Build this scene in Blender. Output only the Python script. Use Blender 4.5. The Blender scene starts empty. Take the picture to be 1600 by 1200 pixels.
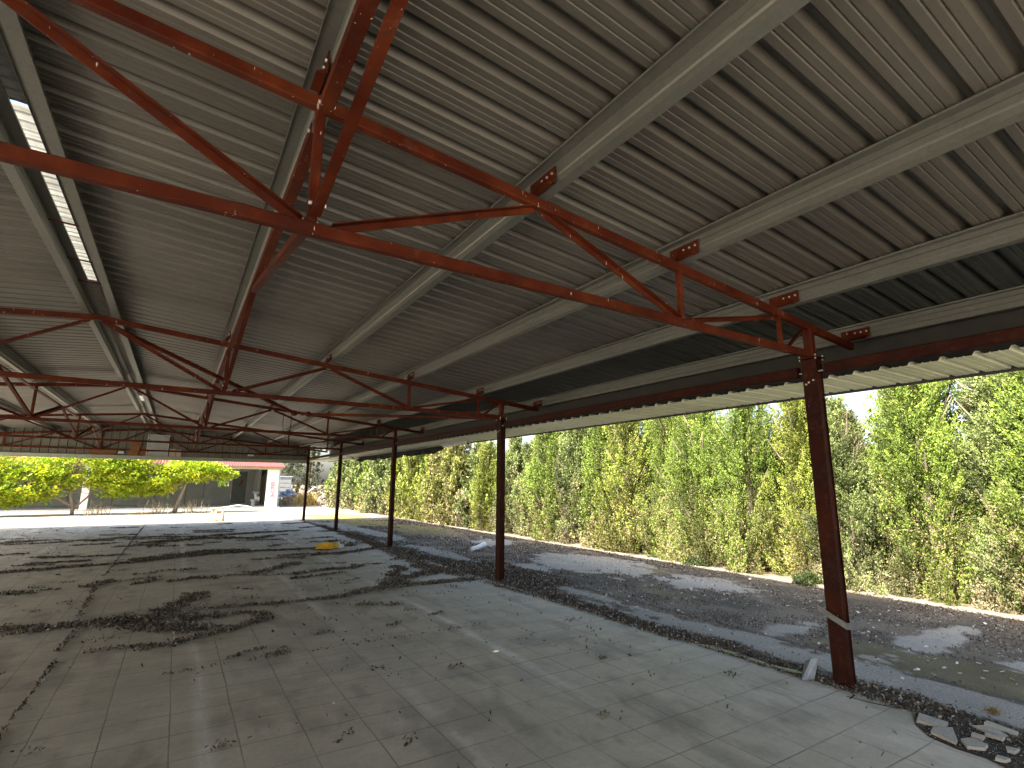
import bpy, math, random
import numpy as np
from mathutils import Vector, Matrix
random.seed(7); RNG = np.random.default_rng(7)
R = math.radians
scn = bpy.context.scene
C = scn.collection

# ------------------------------------------------------------ camera
CAMH = 1.55
F_PX, PITCH, ROLL, YAW = 811.8, 0.191, 0.0066, 0.5638
def cam_axes():
    fwd = Vector((math.sin(YAW)*math.cos(PITCH), math.cos(YAW)*math.cos(PITCH), math.sin(PITCH)))
    right = Vector((math.cos(YAW), -math.sin(YAW), 0)); up = right.cross(fwd)
    r2 = right*math.cos(ROLL) + up*math.sin(ROLL); u2 = -right*math.sin(ROLL) + up*math.cos(ROLL)
    return r2, u2, fwd
r_, u_, f_ = cam_axes()
cd = bpy.data.cameras.new('camera'); cam = bpy.data.objects.new('camera', cd); C.objects.link(cam)
cd.sensor_width = 36; cd.lens = F_PX*36/1600; cd.clip_end = 2000; cd.clip_start = 0.05
M = Matrix((r_, u_, -f_)).transposed().to_4x4(); M.translation = Vector((0, 0, CAMH))
cam.matrix_world = M
scn.camera = cam

# ------------------------------------------------------------ light
SUNV = Vector((1.02, 0.2, -1)).normalized()          # the way the light travels
w = bpy.data.worlds.new('World'); scn.world = w; w.use_nodes = True
nt = w.node_tree
bg = nt.nodes['Background']; sky = nt.nodes.new('ShaderNodeTexSky')
sky.sky_type = 'NISHITA'; sky.sun_disc = False
sky.sun_elevation = math.asin(-SUNV.z); sky.sun_rotation = math.atan2(-SUNV.x, -SUNV.y)
sky.air_density = 1.0; sky.dust_density = 4.0; sky.ozone_density = .4
nt.links.new(sky.outputs[0], bg.inputs[0]); bg.inputs[1].default_value = 0.12
sd = bpy.data.lights.new('sun', 'SUN'); sd.energy = 4.6; sd.angle = R(0.5); sd.color = (1, .95, .86)
so = bpy.data.objects.new('sun', sd); C.objects.link(so)
so.rotation_euler = SUNV.to_track_quat('-Z', 'Y').to_euler(); so.location = (-10, -3, 12)
scn.view_settings.view_transform = 'Standard'; scn.view_settings.look = 'None'
scn.view_settings.exposure = 2.15; scn.view_settings.gamma = 1
scn.cycles.max_bounces = 9; scn.cycles.diffuse_bounces = 6; scn.cycles.glossy_bounces = 3
scn.cycles.transmission_bounces = 4; scn.cycles.use_denoising = True
scn.cycles.sample_clamp_indirect = 6.0

# ------------------------------------------------------------ tagging and mesh helpers
def tag(o, label=None, cat=None, group=None, kind=None):
    if label: o['label'] = label
    if cat: o['category'] = cat
    if group: o['group'] = group
    if kind: o['kind'] = kind
    return o
def empty(name, loc=(0, 0, 0), rz=0, parent=None):
    o = bpy.data.objects.new(name, None); C.objects.link(o); o.location = loc; o.rotation_euler.z = rz
    o.empty_display_size = .1
    if parent: o.parent = parent
    return o
class MB:
    def __init__(s): s.v = []; s.f = []
    def quad_prism(s, ring0, ring1):
        n = len(ring0); b = len(s.v)
        s.v += [tuple(p) for p in ring0] + [tuple(p) for p in ring1]
        s.f.append(tuple(b+i for i in range(n))[::-1]); s.f.append(tuple(b+n+i for i in range(n)))
        for i in range(n):
            j = (i+1) % n; s.f.append((b+i, b+j, b+n+j, b+n+i))
        return s
    def box(s, c, d):
        x, y, z = c; a, b, e = d[0]/2, d[1]/2, d[2]/2
        return s.quad_prism([(x-a, y-b, z-e), (x+a, y-b, z-e), (x+a, y+b, z-e), (x-a, y+b, z-e)],
                            [(x-a, y-b, z+e), (x+a, y-b, z+e), (x+a, y+b, z+e), (x-a, y+b, z+e)])
    def span(s, lo, hi):
        return s.box([(a+b)/2 for a, b in zip(lo, hi)], [abs(b-a) for a, b in zip(lo, hi)])
    def extr(s, prof, p0, p1, up=(0, 0, 1)):
        p0 = Vector(p0); p1 = Vector(p1); d = (p1-p0).normalized(); up = Vector(up)
        side = d.cross(up).normalized(); u = side.cross(d)
        return s.quad_prism([p0+side*a+u*b for a, b in prof], [p1+side*a+u*b for a, b in prof])
    def bar(s, p0, p1, w_, h_, up=(0, 0, 1)):
        a, b = w_/2, h_/2; c = min(w_, h_)*.12
        return s.extr([(-a+c, -b), (a-c, -b), (a, -b+c), (a, b-c), (a-c, b), (-a+c, b), (-a, b-c), (-a, -b+c)], p0, p1, up)
    def ell(s, p0, p1, w_, t=.005, up=(0, 0, 1), flip=1):
        a = w_/2
        pr = [(-a*flip, -a), (a*flip, -a), (a*flip, -a+t), ((-a+t)*flip, -a+t), ((-a+t)*flip, a), (-a*flip, a)]
        if flip < 0: pr = pr[::-1]
        return s.extr(pr, p0, p1, up)
    def cyl(s, p0, p1, r0, r1=None, n=10):
        r1 = r0 if r1 is None else r1
        p0 = Vector(p0); p1 = Vector(p1); d = (p1-p0).normalized()
        up = Vector((0, 0, 1)) if abs(d.z) < .9 else Vector((1, 0, 0))
        a = d.cross(up).normalized(); b = a.cross(d)
        rg = lambda p, r: [p+(a*math.cos(2*math.pi*i/n)+b*math.sin(2*math.pi*i/n))*r for i in range(n)]
        return s.quad_prism(rg(p0, r0), rg(p1, r1))
    def tube(s, pts, rad, n=8):
        pts = [Vector(p) for p in pts]
        if not hasattr(rad, '__len__'): rad = [rad]*len(pts)
        b = len(s.v); a = None
        for i, p in enumerate(pts):
            d = (pts[min(i+1, len(pts)-1)]-pts[max(i-1, 0)]).normalized()
            if a is None:
                up = Vector((0, 0, 1)) if abs(d.z) < .9 else Vector((1, 0, 0)); a = d.cross(up).normalized()
            else: a = (a-d*a.dot(d)).normalized()
            c = a.cross(d)
            s.v += [tuple(p+(a*math.cos(2*math.pi*k/n)+c*math.sin(2*math.pi*k/n))*rad[i]) for k in range(n)]
        for i in range(len(pts)-1):
            for k in range(n):
                j = (k+1) % n; s.f.append((b+i*n+k, b+i*n+j, b+(i+1)*n+j, b+(i+1)*n+k))
        s.f.append(tuple(b+k for k in range(n))[::-1]); s.f.append(tuple(b+(len(pts)-1)*n+k for k in range(n)))
        return s
    def poly(s, pts, z0, z1):
        return s.quad_prism([(x, y, z0) for x, y in pts], [(x, y, z1) for x, y in pts])
    def build(s, name, m, parent=None, smooth=False):
        me = bpy.data.meshes.new(name); me.from_pydata(s.v, [], s.f); me.update()
        if smooth: me.polygons.foreach_set('use_smooth', [True]*len(me.polygons))
        o = bpy.data.objects.new(name, me); C.objects.link(o)
        if m: me.materials.append(m)
        if parent: o.parent = parent
        return o
def np_mesh(name, verts, quads, m, parent=None, cols=None, smooth=False):
    me = bpy.data.meshes.new(name); nv = len(verts); nf = len(quads)
    me.vertices.add(nv); me.vertices.foreach_set('co', np.asarray(verts, np.float32).ravel())
    k = quads.shape[1]
    me.loops.add(nf*k); me.loops.foreach_set('vertex_index', np.asarray(quads, np.int32).ravel())
    me.polygons.add(nf); me.polygons.foreach_set('loop_start', np.arange(0, nf*k, k, dtype=np.int32))
    if cols is not None:
        at = me.color_attributes.new('Col', 'FLOAT_COLOR', 'POINT')
        c4 = np.ones((nv, 4), np.float32); c4[:, :cols.shape[1]] = cols; at.data.foreach_set('color', c4.ravel())
    me.update(calc_edges=True); me.validate()
    me.polygons.foreach_set('use_smooth', np.full(nf, smooth))
    me.materials.append(m)
    o = bpy.data.objects.new(name, me); C.objects.link(o)
    if parent: o.parent = parent
    return o
def _h(i, j, s): 
    n = (i*374761393+j*668265263+s*1442695041) & 0xffffffff
    n = ((n ^ (n >> 13))*1274126177) & 0xffffffff
    return ((n ^ (n >> 16)) & 0xffff)/65535.0
def vnoise(x, y, s=0):
    x = np.asarray(x, float); y = np.asarray(y, float)
    i = np.floor(x).astype(np.int64); j = np.floor(y).astype(np.int64); u = x-i; v = y-j
    u = u*u*(3-2*u); v = v*v*(3-2*v)
    return (_h(i, j, s)*(1-u)+_h(i+1, j, s)*u)*(1-v)+(_h(i, j+1, s)*(1-u)+_h(i+1, j+1, s)*u)*v
def fbm(x, y, s=0, o=4):
    t = 0; a = .5
    for k in range(o): t = t+a*vnoise(np.asarray(x)*2**k, np.asarray(y)*2**k, s+k*17); a *= .5
    return t/(1-.5**o)
def sst(a, b, x): t = np.clip((x-a)/(b-a), 0, 1); return t*t*(3-2*t)

# ------------------------------------------------------------ materials
class NT:
    def __init__(s, name):
        s.m = bpy.data.materials.new(name); s.m.use_nodes = True; s.t = s.m.node_tree
        s.b = s.t.nodes['Principled BSDF']; s.o = s.t.nodes['Material Output']
    def n(s, ty, **kw):
        x = s.t.nodes.new(ty)
        for k, v in kw.items(): setattr(x, k, v)
        return x
    def l(s, a, b): s.t.links.new(a, b)
    def pos(s, scale=(1, 1, 1)):
        g = s.n('ShaderNodeTexCoord'); mp = s.n('ShaderNodeMapping'); s.l(g.outputs['Object'], mp.inputs[0])
        mp.inputs['Scale'].default_value = scale; return mp.outputs[0]
    def noise(s, scale, detail=6, rough=.6, vec=None, st=(1, 1, 1)):
        x = s.n('ShaderNodeTexNoise'); x.inputs['Scale'].default_value = scale
        x.inputs['Detail'].default_value = detail; x.inputs['Roughness'].default_value = rough
        s.l(vec if vec else s.pos(st), x.inputs['Vector']); return x.outputs['Fac']
    def ramp(s, fac, stops):
        x = s.n('ShaderNodeValToRGB'); s.l(fac, x.inputs[0]); e = x.color_ramp.elements
        e[0].position = stops[0][0]; e[0].color = (*stops[0][1], 1); e[1].position = stops[-1][0]; e[1].color = (*stops[-1][1], 1)
        for p, c in stops[1:-1]: q = e.new(p); q.color = (*c, 1)
        return x.outputs[0]
    def rng(s, v, a, b, c=0., d=1.):
        x = s.n('ShaderNodeMapRange'); s.l(v, x.inputs[0])
        for i, q in enumerate((a, b, c, d)): x.inputs[i+1].default_value = q
        return x.outputs[0]
    def math(s, op, a, b=None):
        x = s.n('ShaderNodeMath', operation=op)
        for i, q in enumerate((a, b)):
            if q is None: continue
            if isinstance(q, (int, float)): x.inputs[i].default_value = q
            else: s.l(q, x.inputs[i])
        return x.outputs[0]
    def mix(s, fac, a, b, mode='MIX'):
        x = s.n('ShaderNodeMix', data_type='RGBA', blend_type=mode)
        for i, q in ((0, fac), (6, a), (7, b)):
            if isinstance(q, (int, float)): x.inputs[i].default_value = q
            elif isinstance(q, tuple): x.inputs[i].default_value = (*q, 1)
            else: s.l(q, x.inputs[i])
        return x.outputs[2]
    def bump(s, h, strength=.3, dist=.01):
        x = s.n('ShaderNodeBump'); x.inputs['Strength'].default_value = strength; x.inputs['Distance'].default_value = dist
        s.l(h, x.inputs['Height']); s.l(x.outputs[0], s.b.inputs['Normal'])
    def fin(s, col, rough=.7, metal=0., spec=.5):
        if isinstance(col, tuple): s.b.inputs['Base Color'].default_value = (*col, 1)
        else: s.l(col, s.b.inputs['Base Color'])
        if isinstance(rough, (int, float)): s.b.inputs['Roughness'].default_value = rough
        else: s.l(rough, s.b.inputs['Roughness'])
        s.b.inputs['Metallic'].default_value = metal; s.b.inputs['Specular IOR Level'].default_value = spec
        return s.m
def mat(name, c1, c2, scale=6, rough=.7, metal=0., bump=0., st=(1, 1, 1), fine=None, spec=.5):
    t = NT(name); nz = t.noise(scale, st=st); col = t.ramp(nz, [(.3, c1), (.7, c2)])
    if fine: col = t.mix(fine, col, t.ramp(t.noise(scale*14), [(.35, tuple(x*.5 for x in c1)), (.65, c2)]))
    if bump: t.bump(t.noise(scale*8), bump)
    return t.fin(col, rough, metal, spec)

def red_paint(name='red oxide paint', g=.82):
    t = NT(name); nz = t.noise(3.5); 
    col = t.ramp(nz, [(.25, (.060*g, .008*g, .003*g)), (.5, (.100*g, .0165*g, .0045*g)), (.75, (.19*g, .040*g, .011*g))])
    gr = t.rng(t.noise(16, 8, .75), .50, .66, 0, .7); col = t.mix(gr, col, (.05, .022, .016))
    du = t.rng(t.noise(9, 8, .75), .58, .74, 0, .5); col = t.mix(du, col, (.19, .08, .05))
    # bird droppings running down the faces: thin pale streaks
    v = t.pos((1, 1, .22)); dr = t.rng(t.noise(62, 2, .5, v), .71 if g > .6 else .76, .75 if g > .6 else .80, 0, .8); col = t.mix(dr, col, (.62, .55, .45))
    t.bump(t.noise(60), .15, .004)
    return t.fin(col, t.rng(nz, .3, .7, .5, .7), 0, .15)
M_RED = red_paint(); M_POST = red_paint('backlit red paint', .30)  # M_POST: red paint darkened to hold the backlit shade of the columns
def galv():
    t = NT('galvanised purlin steel')
    vo = t.n('ShaderNodeTexVoronoi'); vo.inputs['Scale'].default_value = 55; t.l(t.pos(), vo.inputs['Vector'])
    sp = t.n('ShaderNodeSeparateColor'); t.l(vo.outputs['Color'], sp.inputs[0])
    col = t.ramp(t.noise(1.6, 6, .65, st=(1, .4, 1)), [(.3, (.125, .127, .108)), (.7, (.19, .187, .158))])
    col = t.mix(t.rng(sp.outputs[0], 0, 1, 0, .18), col, (.28, .28, .25))
    st_ = t.rng(t.noise(14, 6, .7), .55, .75, 0, .35); col = t.mix(st_, col, (.09, .085, .07))
    return t.fin(col, .45, .3)
M_GALV = galv()
def sheet_mat(name, c1, c2, dirt):
    t = NT(name)
    col = t.ramp(t.noise(.8, 5, .6, st=(.5, 1, 1)), [(.3, c1), (.7, c2)])
    s1 = t.rng(t.noise(7, 8, .75, st=(.25, 2.2, 1)), .5, .72, 0, .3); col = t.mix(s1, col, dirt)
    s2 = t.rng(t.noise(90, 3, .6), .62, .7, 0, .35); col = t.mix(s2, col, tuple(x*.45 for x in dirt))
    g = t.n('ShaderNodeTexCoord'); sx = t.n('ShaderNodeSeparateXYZ'); t.l(g.outputs['Object'], sx.inputs[0])
    wn = t.n('ShaderNodeTexWhiteNoise', noise_dimensions='1D'); t.l(t.math('FLOOR', t.math('DIVIDE', sx.outputs[1], 1.0)), wn.inputs['W'])
    k = t.math('MULTIPLY', t.rng(wn.outputs['Value'], 0, 1, .88, 1.10), t.rng(t.noise(2.4, 7, .7, st=(1, 1, 1)), .3, .7, .88, 1.1))
    cc = t.n('ShaderNodeCombineColor'); [t.l(k, cc.inputs[i]) for i in range(3)]; col = t.mix(1.0, col, cc.outputs[0], 'MULTIPLY')
    ru = t.rng(t.noise(3.1, 9, .75, st=(.5, 1.6, 1)), .63, .74, 0, .35); col = t.mix(ru, col, (.13, .07, .035))
    return t.fin(col, .42, .15)
M_ROOF = sheet_mat('painted roof sheet', (.112, .100, .082), (.145, .130, .106), (.075, .063, .048))
M_ROOFD = sheet_mat('eave shade roof sheet', (.06, .065, .06), (.085, .09, .082), (.035, .035, .03))  # eave shade put into a darker sheet colour; first ridge cap shares it
M_SOFF = sheet_mat('pale eave sheet', (.60, .60, .50), (.72, .72, .60), (.40, .39, .28))
M_GABLE = sheet_mat('gable cladding', (.15, .15, .115), (.20, .20, .155), (.09, .085, .065))
M_TRIM = mat('dark edge trim', (.016, .015, .012), (.035, .03, .024), 5, .6)
M_BEAMW = mat('pale green beam', (.30, .33, .26), (.42, .44, .36), 2, .55, .2)
M_BOLT = mat('bolt steel', (.65, .62, .58), (.85, .84, .8), 30, .3, .6)
M_ZINC = mat('zinc strip', (.18, .19, .195), (.28, .29, .29), 12, .35, .6, .2)
M_WOOD = mat('weathered plywood', (.17, .065, .025), (.30, .14, .055), 4, .8, st=(1, 1, 4), fine=.4)
M_WOODP = mat('pale raw timber', (.48, .38, .26), (.66, .55, .40), 8, .8, st=(1, 1, .2), fine=.3)
M_WOODB = mat('orange brown timber', (.30, .13, .05), (.42, .20, .08), 8, .8, fine=.3)
M_GREYP = mat('grey panel', (.36, .37, .34), (.44, .45, .42), 5, .6)
M_WHITE = mat('white render', (.72, .72, .68), (.82, .82, .79), 3, .8, bump=.1)
M_WHITEP = mat('white plastic', (.74, .78, .84), (.84, .87, .92), 9, .35)
M_PORC = mat('dusty white ceramic', (.55, .54, .5), (.75, .75, .72), 6, .3)
M_YELP = mat('yellow plastic', (.75, .42, .02), (.85, .55, .05), 14, .4)
M_DARKC = mat('black shade cloth', (.012, .014, .013), (.035, .038, .03), 18, .95)
M_PINK = mat('pink spray paint', (.60, .10, .20), (.72, .18, .30), 20, .7)
M_DRED = mat('dark red spray paint', (.12, .015, .012), (.2, .03, .02), 20, .7)
M_WALLG = mat('grey plaster wall', (.26, .265, .26), (.36, .365, .355), 1.3, .85, fine=.2)
M_CREAM = mat('cream render', (.40, .33, .22), (.48, .41, .29), 3, .8)
M_ROOFT = mat('red clay tile', (.16, .03, .03), (.24, .06, .05), 5, .8, fine=.3)
M_BLUE = mat('blue tarpaulin', (.05, .12, .26), (.50, .55, .60), 3.5, .5)
M_RUBBLE = mat('rubble', (.22, .17, .13), (.5, .43, .36), 5, .9, fine=.5)
M_DOOR = mat('dark green grey door', (.085, .10, .09), (.13, .145, .13), 2, .6)
M_CONC = mat('kerb concrete', (.20, .17, .13), (.34, .29, .23), 5, .9, bump=.3, fine=.3)
M_BARK = mat('bark', (.16, .12, .085), (.34, .27, .2), 14, .9, st=(1, 1, .3), fine=.5)
M_DRYG = mat('dry grass', (.45, .33, .12), (.65, .5, .22), 14, .9)
M_GREYW = mat('grey weathered boards', (.42, .43, .44), (.6, .61, .62), 4, .8)
def leafmat(name, transl=.35, rough=.55):
    t = NT(name); a = t.n('ShaderNodeAttribute', attribute_name='Col')
    t.fin(a.outputs['Color'], rough, 0, .3)
    tr = t.n('ShaderNodeBsdfTranslucent'); mx = t.n('ShaderNodeMixShader')
    br = t.mix(1.0, a.outputs['Color'], (1.1, 1.15, .5), 'MULTIPLY'); t.l(br, tr.inputs[0])
    mx.inputs[0].default_value = transl
    t.l(t.b.outputs[0], mx.inputs[1]); t.l(tr.outputs[0], mx.inputs[2]); t.l(mx.outputs[0], t.o.inputs[0]); return t.m
M_LEAF = leafmat('conifer foliage', .12); M_BLEAF = leafmat('broad leaf foliage', .45)
def vcmat(name, rough=.9, bump=.5, sc=60, amt=.35):
    t = NT(name); a = t.n('ShaderNodeAttribute', attribute_name='Col')
    f = t.rng(t.noise(sc, 6, .7), .3, .7, 1-amt, 1+amt)
    cc = t.n('ShaderNodeCombineColor'); [t.l(f, cc.inputs[i]) for i in range(3)]
    col = t.mix(1.0, a.outputs['Color'], cc.outputs[0], 'MULTIPLY')
    t.bump(t.noise(sc*1.4, 5, .7), bump, .01); return t.fin(col, rough, 0, .3)
M_FLAKE = vcmat('dry litter flakes', .9, .1, 30, .3)
M_YARD = vcmat('yard surface', .92, .6, 70, .45)
def floor_mat():
    t = NT('paver floor'); a = t.n('ShaderNodeAttribute', attribute_name='Col')
    g = t.n('ShaderNodeTexCoord'); sx = t.n('ShaderNodeSeparateXYZ')
    wob = t.n('ShaderNodeTexNoise'); wob.inputs['Scale'].default_value = 2.5; t.l(g.outputs['Object'], wob.inputs['Vector'])
    add = t.n('ShaderNodeVectorMath', operation='MULTIPLY_ADD'); t.l(wob.outputs['Color'], add.inputs[0])
    add.inputs[1].default_value = (.02, .02, 0); t.l(g.outputs['Object'], add.inputs[2]); t.l(add.outputs[0], sx.inputs[0])
    P = .362
    fx = t.math('ABSOLUTE', t.math('SUBTRACT', t.math('FRACT', t.math('DIVIDE', t.math('ADD', sx.outputs[0], .04+P/2+10*P), P)), .5))
    fy = t.math('ABSOLUTE', t.math('SUBTRACT', t.math('FRACT', t.math('DIVIDE', t.math('ADD', sx.outputs[1], -.01+P/2+10*P), P)), .5))
    jx = t.rng(fx, .484, .493, 0, 1); jy = t.rng(fy, .480, .491, 0, 1)
    # fract-.5: the joint sits where the fraction wraps, i.e. |f-.5| near .5
    nj = t.rng(t.noise(1.1, 3, .6), .38, .62, .45, 1.0); j = t.math('MULTIPLY', t.math('MAXIMUM', jx, jy), nj)
    fl = t.n('ShaderNodeCombineXYZ')
    t.l(t.math('FLOOR', t.math('DIVIDE', t.math('ADD', sx.outputs[0], .04+10*P), P)), fl.inputs[0])
    t.l(t.math('FLOOR', t.math('DIVIDE', t.math('ADD', sx.outputs[1], -.01+10*P), P)), fl.inputs[1])
    wn = t.n('ShaderNodeTexWhiteNoise'); t.l(fl.outputs[0], wn.inputs['Vector'])
    k = t.math('MULTIPLY', t.rng(wn.outputs['Value'], 0, 1, .93, 1.06), t.rng(t.noise(26, 8, .75), .3, .7, .88, 1.1))
    k = t.math('MULTIPLY', k, t.rng(t.noise(150, 4, .7), .3, .7, .9, 1.08))
    k = t.math('MULTIPLY', k, t.rng(t.noise(2.2, 9, .75), .3, .7, .80, 1.12))
    cc = t.n('ShaderNodeCombineColor'); [t.l(k, cc.inputs[i]) for i in range(3)]
    col = t.mix(1.0, a.outputs['Color'], cc.outputs[0], 'MULTIPLY')
    # faint brown scuffs and specks
    sc = t.rng(t.noise(5.5, 10, .85, st=(1, .6, 1)), .57, .70, 0, .6); col = t.mix(sc, col, (.17, .155, .13))
    sp = t.rng(t.noise(85, 3, .5), .70, .74, 0, .7); col = t.mix(sp, col, (.06, .05, .04))
    col = t.mix(t.math('MULTIPLY', j, .58), col, (.05, .046, .04))
    hgt = t.math('SUBTRACT', t.math('MULTIPLY', t.noise(60, 6, .7), .4), j); t.bump(hgt, .35, .006)
    return t.fin(col, t.rng(t.noise(4), .3, .7, .5, .75), 0, .4)
M_FLOOR = floor_mat()
def skylight_mat():
    t = NT('translucent skylight sheet'); tr = t.n('ShaderNodeBsdfTranslucent'); mx = t.n('ShaderNodeMixShader')
    c = t.ramp(t.noise(30, 3, .6, st=(.05, 1, 1)), [(.3, (.10, .095, .075)), (.7, (.26, .25, .21))])  # streaks along the ribs put rib shading and groove dirt into the colour
    t.fin(c, .4); t.l(c, tr.inputs[0]); mx.inputs[0].default_value = .7
    t.l(t.b.outputs[0], mx.inputs[1]); t.l(tr.outputs[0], mx.inputs[2]); t.l(mx.outputs[0], t.o.inputs[0]); return t.m
M_SKYL = skylight_mat()

# ------------------------------------------------------------ layout numbers
XC, Y1, SP = 4.69, 2.40, 5.36                 # column row, first column in view, bay
YS = [Y1+i*SP for i in range(-1, 5)]          # the last one is the gable
XR = -1.03                                    # ridge
SL = .092
zc = lambda x: 3.50-SL*abs(x-XR)              # top chord axis
ZB = 2.712                                    # bottom chord axis
EAVE = 5.58
YA, YB = -3.1, 24.0

# ------------------------------------------------------------ the ground
def grid(name, x0, x1, nx, y0, y1, ny, colf, zf, m, **kw):
    X, Y = np.meshgrid(np.linspace(x0, x1, nx), np.linspace(y0, y1, ny))
    v = np.stack([X.ravel(), Y.ravel(), zf(X, Y).ravel()], 1)
    i = np.arange((nx-1)*(ny-1)); r = i//(nx-1); c = i % (nx-1); a = r*nx+c
    q = np.stack([a, a+1, a+nx+1, a+nx], 1)
    return np_mesh(name, v, q, m, cols=colf(X, Y).reshape(-1, 3), smooth=True, **kw)
def lerp(c, m, d): return c*(1-m[..., None])+np.array(d)*m[..., None]

def ground_mat():
    t = NT('sandy ground'); col = t.ramp(t.noise(.5, 8, .7), [(.3, (.36, .31, .24)), (.7, (.48, .43, .35))])
    d = t.rng(t.noise(1.0, 7, .7, st=(.5, 2.2, 1)), .52, .62, 0, .85); col = t.mix(d, col, (.13, .10, .07))  # dark streaks: tree shadows and debris painted into the sand
    col = t.mix(t.rng(t.noise(30, 5, .7), .4, .7, 0, .4), col, (.42, .35, .26))
    g = t.n('ShaderNodeTexCoord'); sx = t.n('ShaderNodeSeparateXYZ'); t.l(g.outputs['Object'], sx.inputs[0])
    fld = t.ramp(t.noise(.35, 8, .7), [(.3, (.17, .13, .085)), (.7, (.30, .235, .16))])
    col = t.mix(t.rng(sx.outputs[0], 9.0, 9.5), col, fld)
    t.bump(t.noise(25, 6, .7), .5, .03); return t.fin(col, .95, 0, .2)
mb = MB(); mb.v = [(-300, -200, -.06), (300, -200, -.06), (300, 500, -.06), (-300, 500, -.06)]; mb.f = [(0, 1, 2, 3)]
tag(mb.build('ground', ground_mat()), kind='structure')

litter_lines = [  # (points, half width, flakes per square metre)
    ([(-2.1, 7.80), (-1.4, 7.86), (-.9, 7.75), (-.3, 7.72), (.1, 7.60), (.35, 7.45)], .20, 3300),
    ([(-.25, 7.55), (.05, 8.05), (.30, 8.55), (.35, 8.85)], .16, 3000),
    ([(-.2, 7.35), (.1, 7.1), (.35, 6.9)], .20, 3300),
    ([(.35, 7.35), (.75, 7.45), (1.05, 7.25), (1.0, 6.95), (.70, 6.72), (.45, 6.58), (.22, 6.45)], .09, 2800),
    ([(.35, 7.9), (1.25, 7.75), (2.0, 7.72), (2.8, 7.95), (3.5, 8.0), (4.45, 7.95)], .075, 2600),
    ([(2.3, 8.0), (2.9, 8.15), (3.5, 8.1), (4.3, 8.05)], .10, 2800),
    ([(4.52, 3.9), (4.50, 5.2), (4.44, 6.4), (4.38, 7.6)], .07, 2600),
    ([(4.35, 8.6), (4.2, 9.6), (4.35, 10.8), (4.45, 12.6)], .22, 2300), ([(4.45, 13), (4.5, 17)], .12, 1500), ([(3.9, 8.9), (4.3, 9.3), (4.1, 9.9)], .2, 2300),
    ([(3.0, 8.4), (3.35, 8.7), (3.9, 8.85), (4.4, 9.2)], .20, 2900),
    ([(3.3, 9.1), (3.6, 9.5), (3.7, 9.9)], .12, 2500),
    ([(-3.2, 12.4), (-2.4, 12.6), (-1.6, 12.8), (-.6, 12.95), (.1, 13.3), (.8, 13.6), (1.6, 13.75), (2.4, 13.6), (3.1, 13.55), (3.9, 13.75)], .13, 2200),
    ([(-.3, 13.3), (.2, 13.7), (.9, 14.1), (1.2, 14.0)], .30, 2200),
    ([(-3.4, 11.9), (-2.6, 12.0)], .16, 2000),
    ([(3.2, 12.3), (3.9, 12.7), (4.5, 13.2)], .14, 1800),
    ([(-1.8, 18.2), (-1.2, 18.6), (-.2, 18.5), (.8, 18.0), (1.6, 18.4), (2.4, 18.7), (3.4, 18.8)], .20, 1200),
    ([(-.4, 16.9), (.1, 17.2), (.8, 17.5), (1.4, 17.3)], .35, 1200),
    ([(-1.9, 17.0), (-1.2, 17.2)], .14, 1200),
    ([(1.3, 10.4), (1.7, 10.8), (2.1, 11.3)], .12, 1600), ([(1.9, 10.0), (2.4, 10.2), (2.9, 10.1)], .10, 1500),
    ([(1.5, 12.2), (2.0, 12.3), (2.4, 12.1)], .10, 1500), ([(3.3, 16.0), (4.0, 16.2)], .1, 1200),
    ([(3.9, 19.9), (4.6, 20.3)], .14, 900), ([(3.6, 22.0), (4.5, 22.4)], .12, 800),
    ([(-.76, 4.3), (-.75, 5.0), (-.74, 5.6), (-.73, 6.3)], .015, 3600),
    ([(-.76, 6.6), (-.74, 7.4)], .03, 3600), ([(-.80, 8.2), (-.82, 9.0), (-.86, 10.2)], .03, 2200),
    ([(-.95, 10.3), (-.75, 10.7)], .12, 1800), ([(.05, 10.2), (.4, 10.4), (.7, 10.2)], .06, 1600),
    ([(-.85, 11.4), (-.84, 16.5), (-.82, 23.5)], .022, 900),
    ([(.55, 5.62), (.72, 5.72), (.85, 5.78)], .035, 3000), ([(.93, 5.55), (1.02, 5.62)], .06, 3000),
    ([(-1.3, 6.05), (-1.1, 6.1)], .04, 2500), ([(2.15, 5.9), (2.3, 6.0)], .05, 2500), ([(2.75, 6.1), (2.9, 6.2)], .04, 2500),
    ([(1.4, 6.0), (1.5, 6.05)], .05, 2500), ([(.3, 6.45), (.1, 6.4)], .05, 2500), ([(-.1, 6.3), (-.05, 6.32)], .05, 2500),
    ([(.05, 5.42), (.9, 5.45), (1.8, 5.44), (2.6, 5.43), (3.1, 5.45)], .008, 2600),
    ([(1.0, 3.55), (1.08, 3.6)], .035, 2600), ([(1.35, 3.3), (1.4, 3.32)], .04, 2600), ([(3.42, 3.86), (3.46, 3.9)], .03, 3000),
]
_rg = random.Random(5)
for _k in range(85):
    _y = 5.6+17.5*_rg.random()**.9; _x = _rg.uniform(-4.6, 4.4); _L = _rg.uniform(.05, .26)*(1+_y/14); _s = _rg.uniform(-.12, .12)
    if _y < 9.5 and _x < 1 and _rg.random() < .4: continue
    litter_lines.append(([(_x-_L, _y-_s), (_x, _y+_rg.uniform(-.05, .05)), (min(4.5, _x+_L), _y+_s)], _rg.uniform(.02, .07)*(1+_y/22), _rg.uniform(1100, 2300)))
def seg_dist(X, Y, pts):
    d = np.full(X.shape, 1e9)
    for (x0, y0), (x1, y1) in zip(pts[:-1], pts[1:]):
        dx, dy = x1-x0, y1-y0; t = np.clip(((X-x0)*dx+(Y-y0)*dy)/(dx*dx+dy*dy), 0, 1)
        d = np.minimum(d, np.hypot(X-x0-t*dx, Y-y0-t*dy))
    return d
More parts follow.
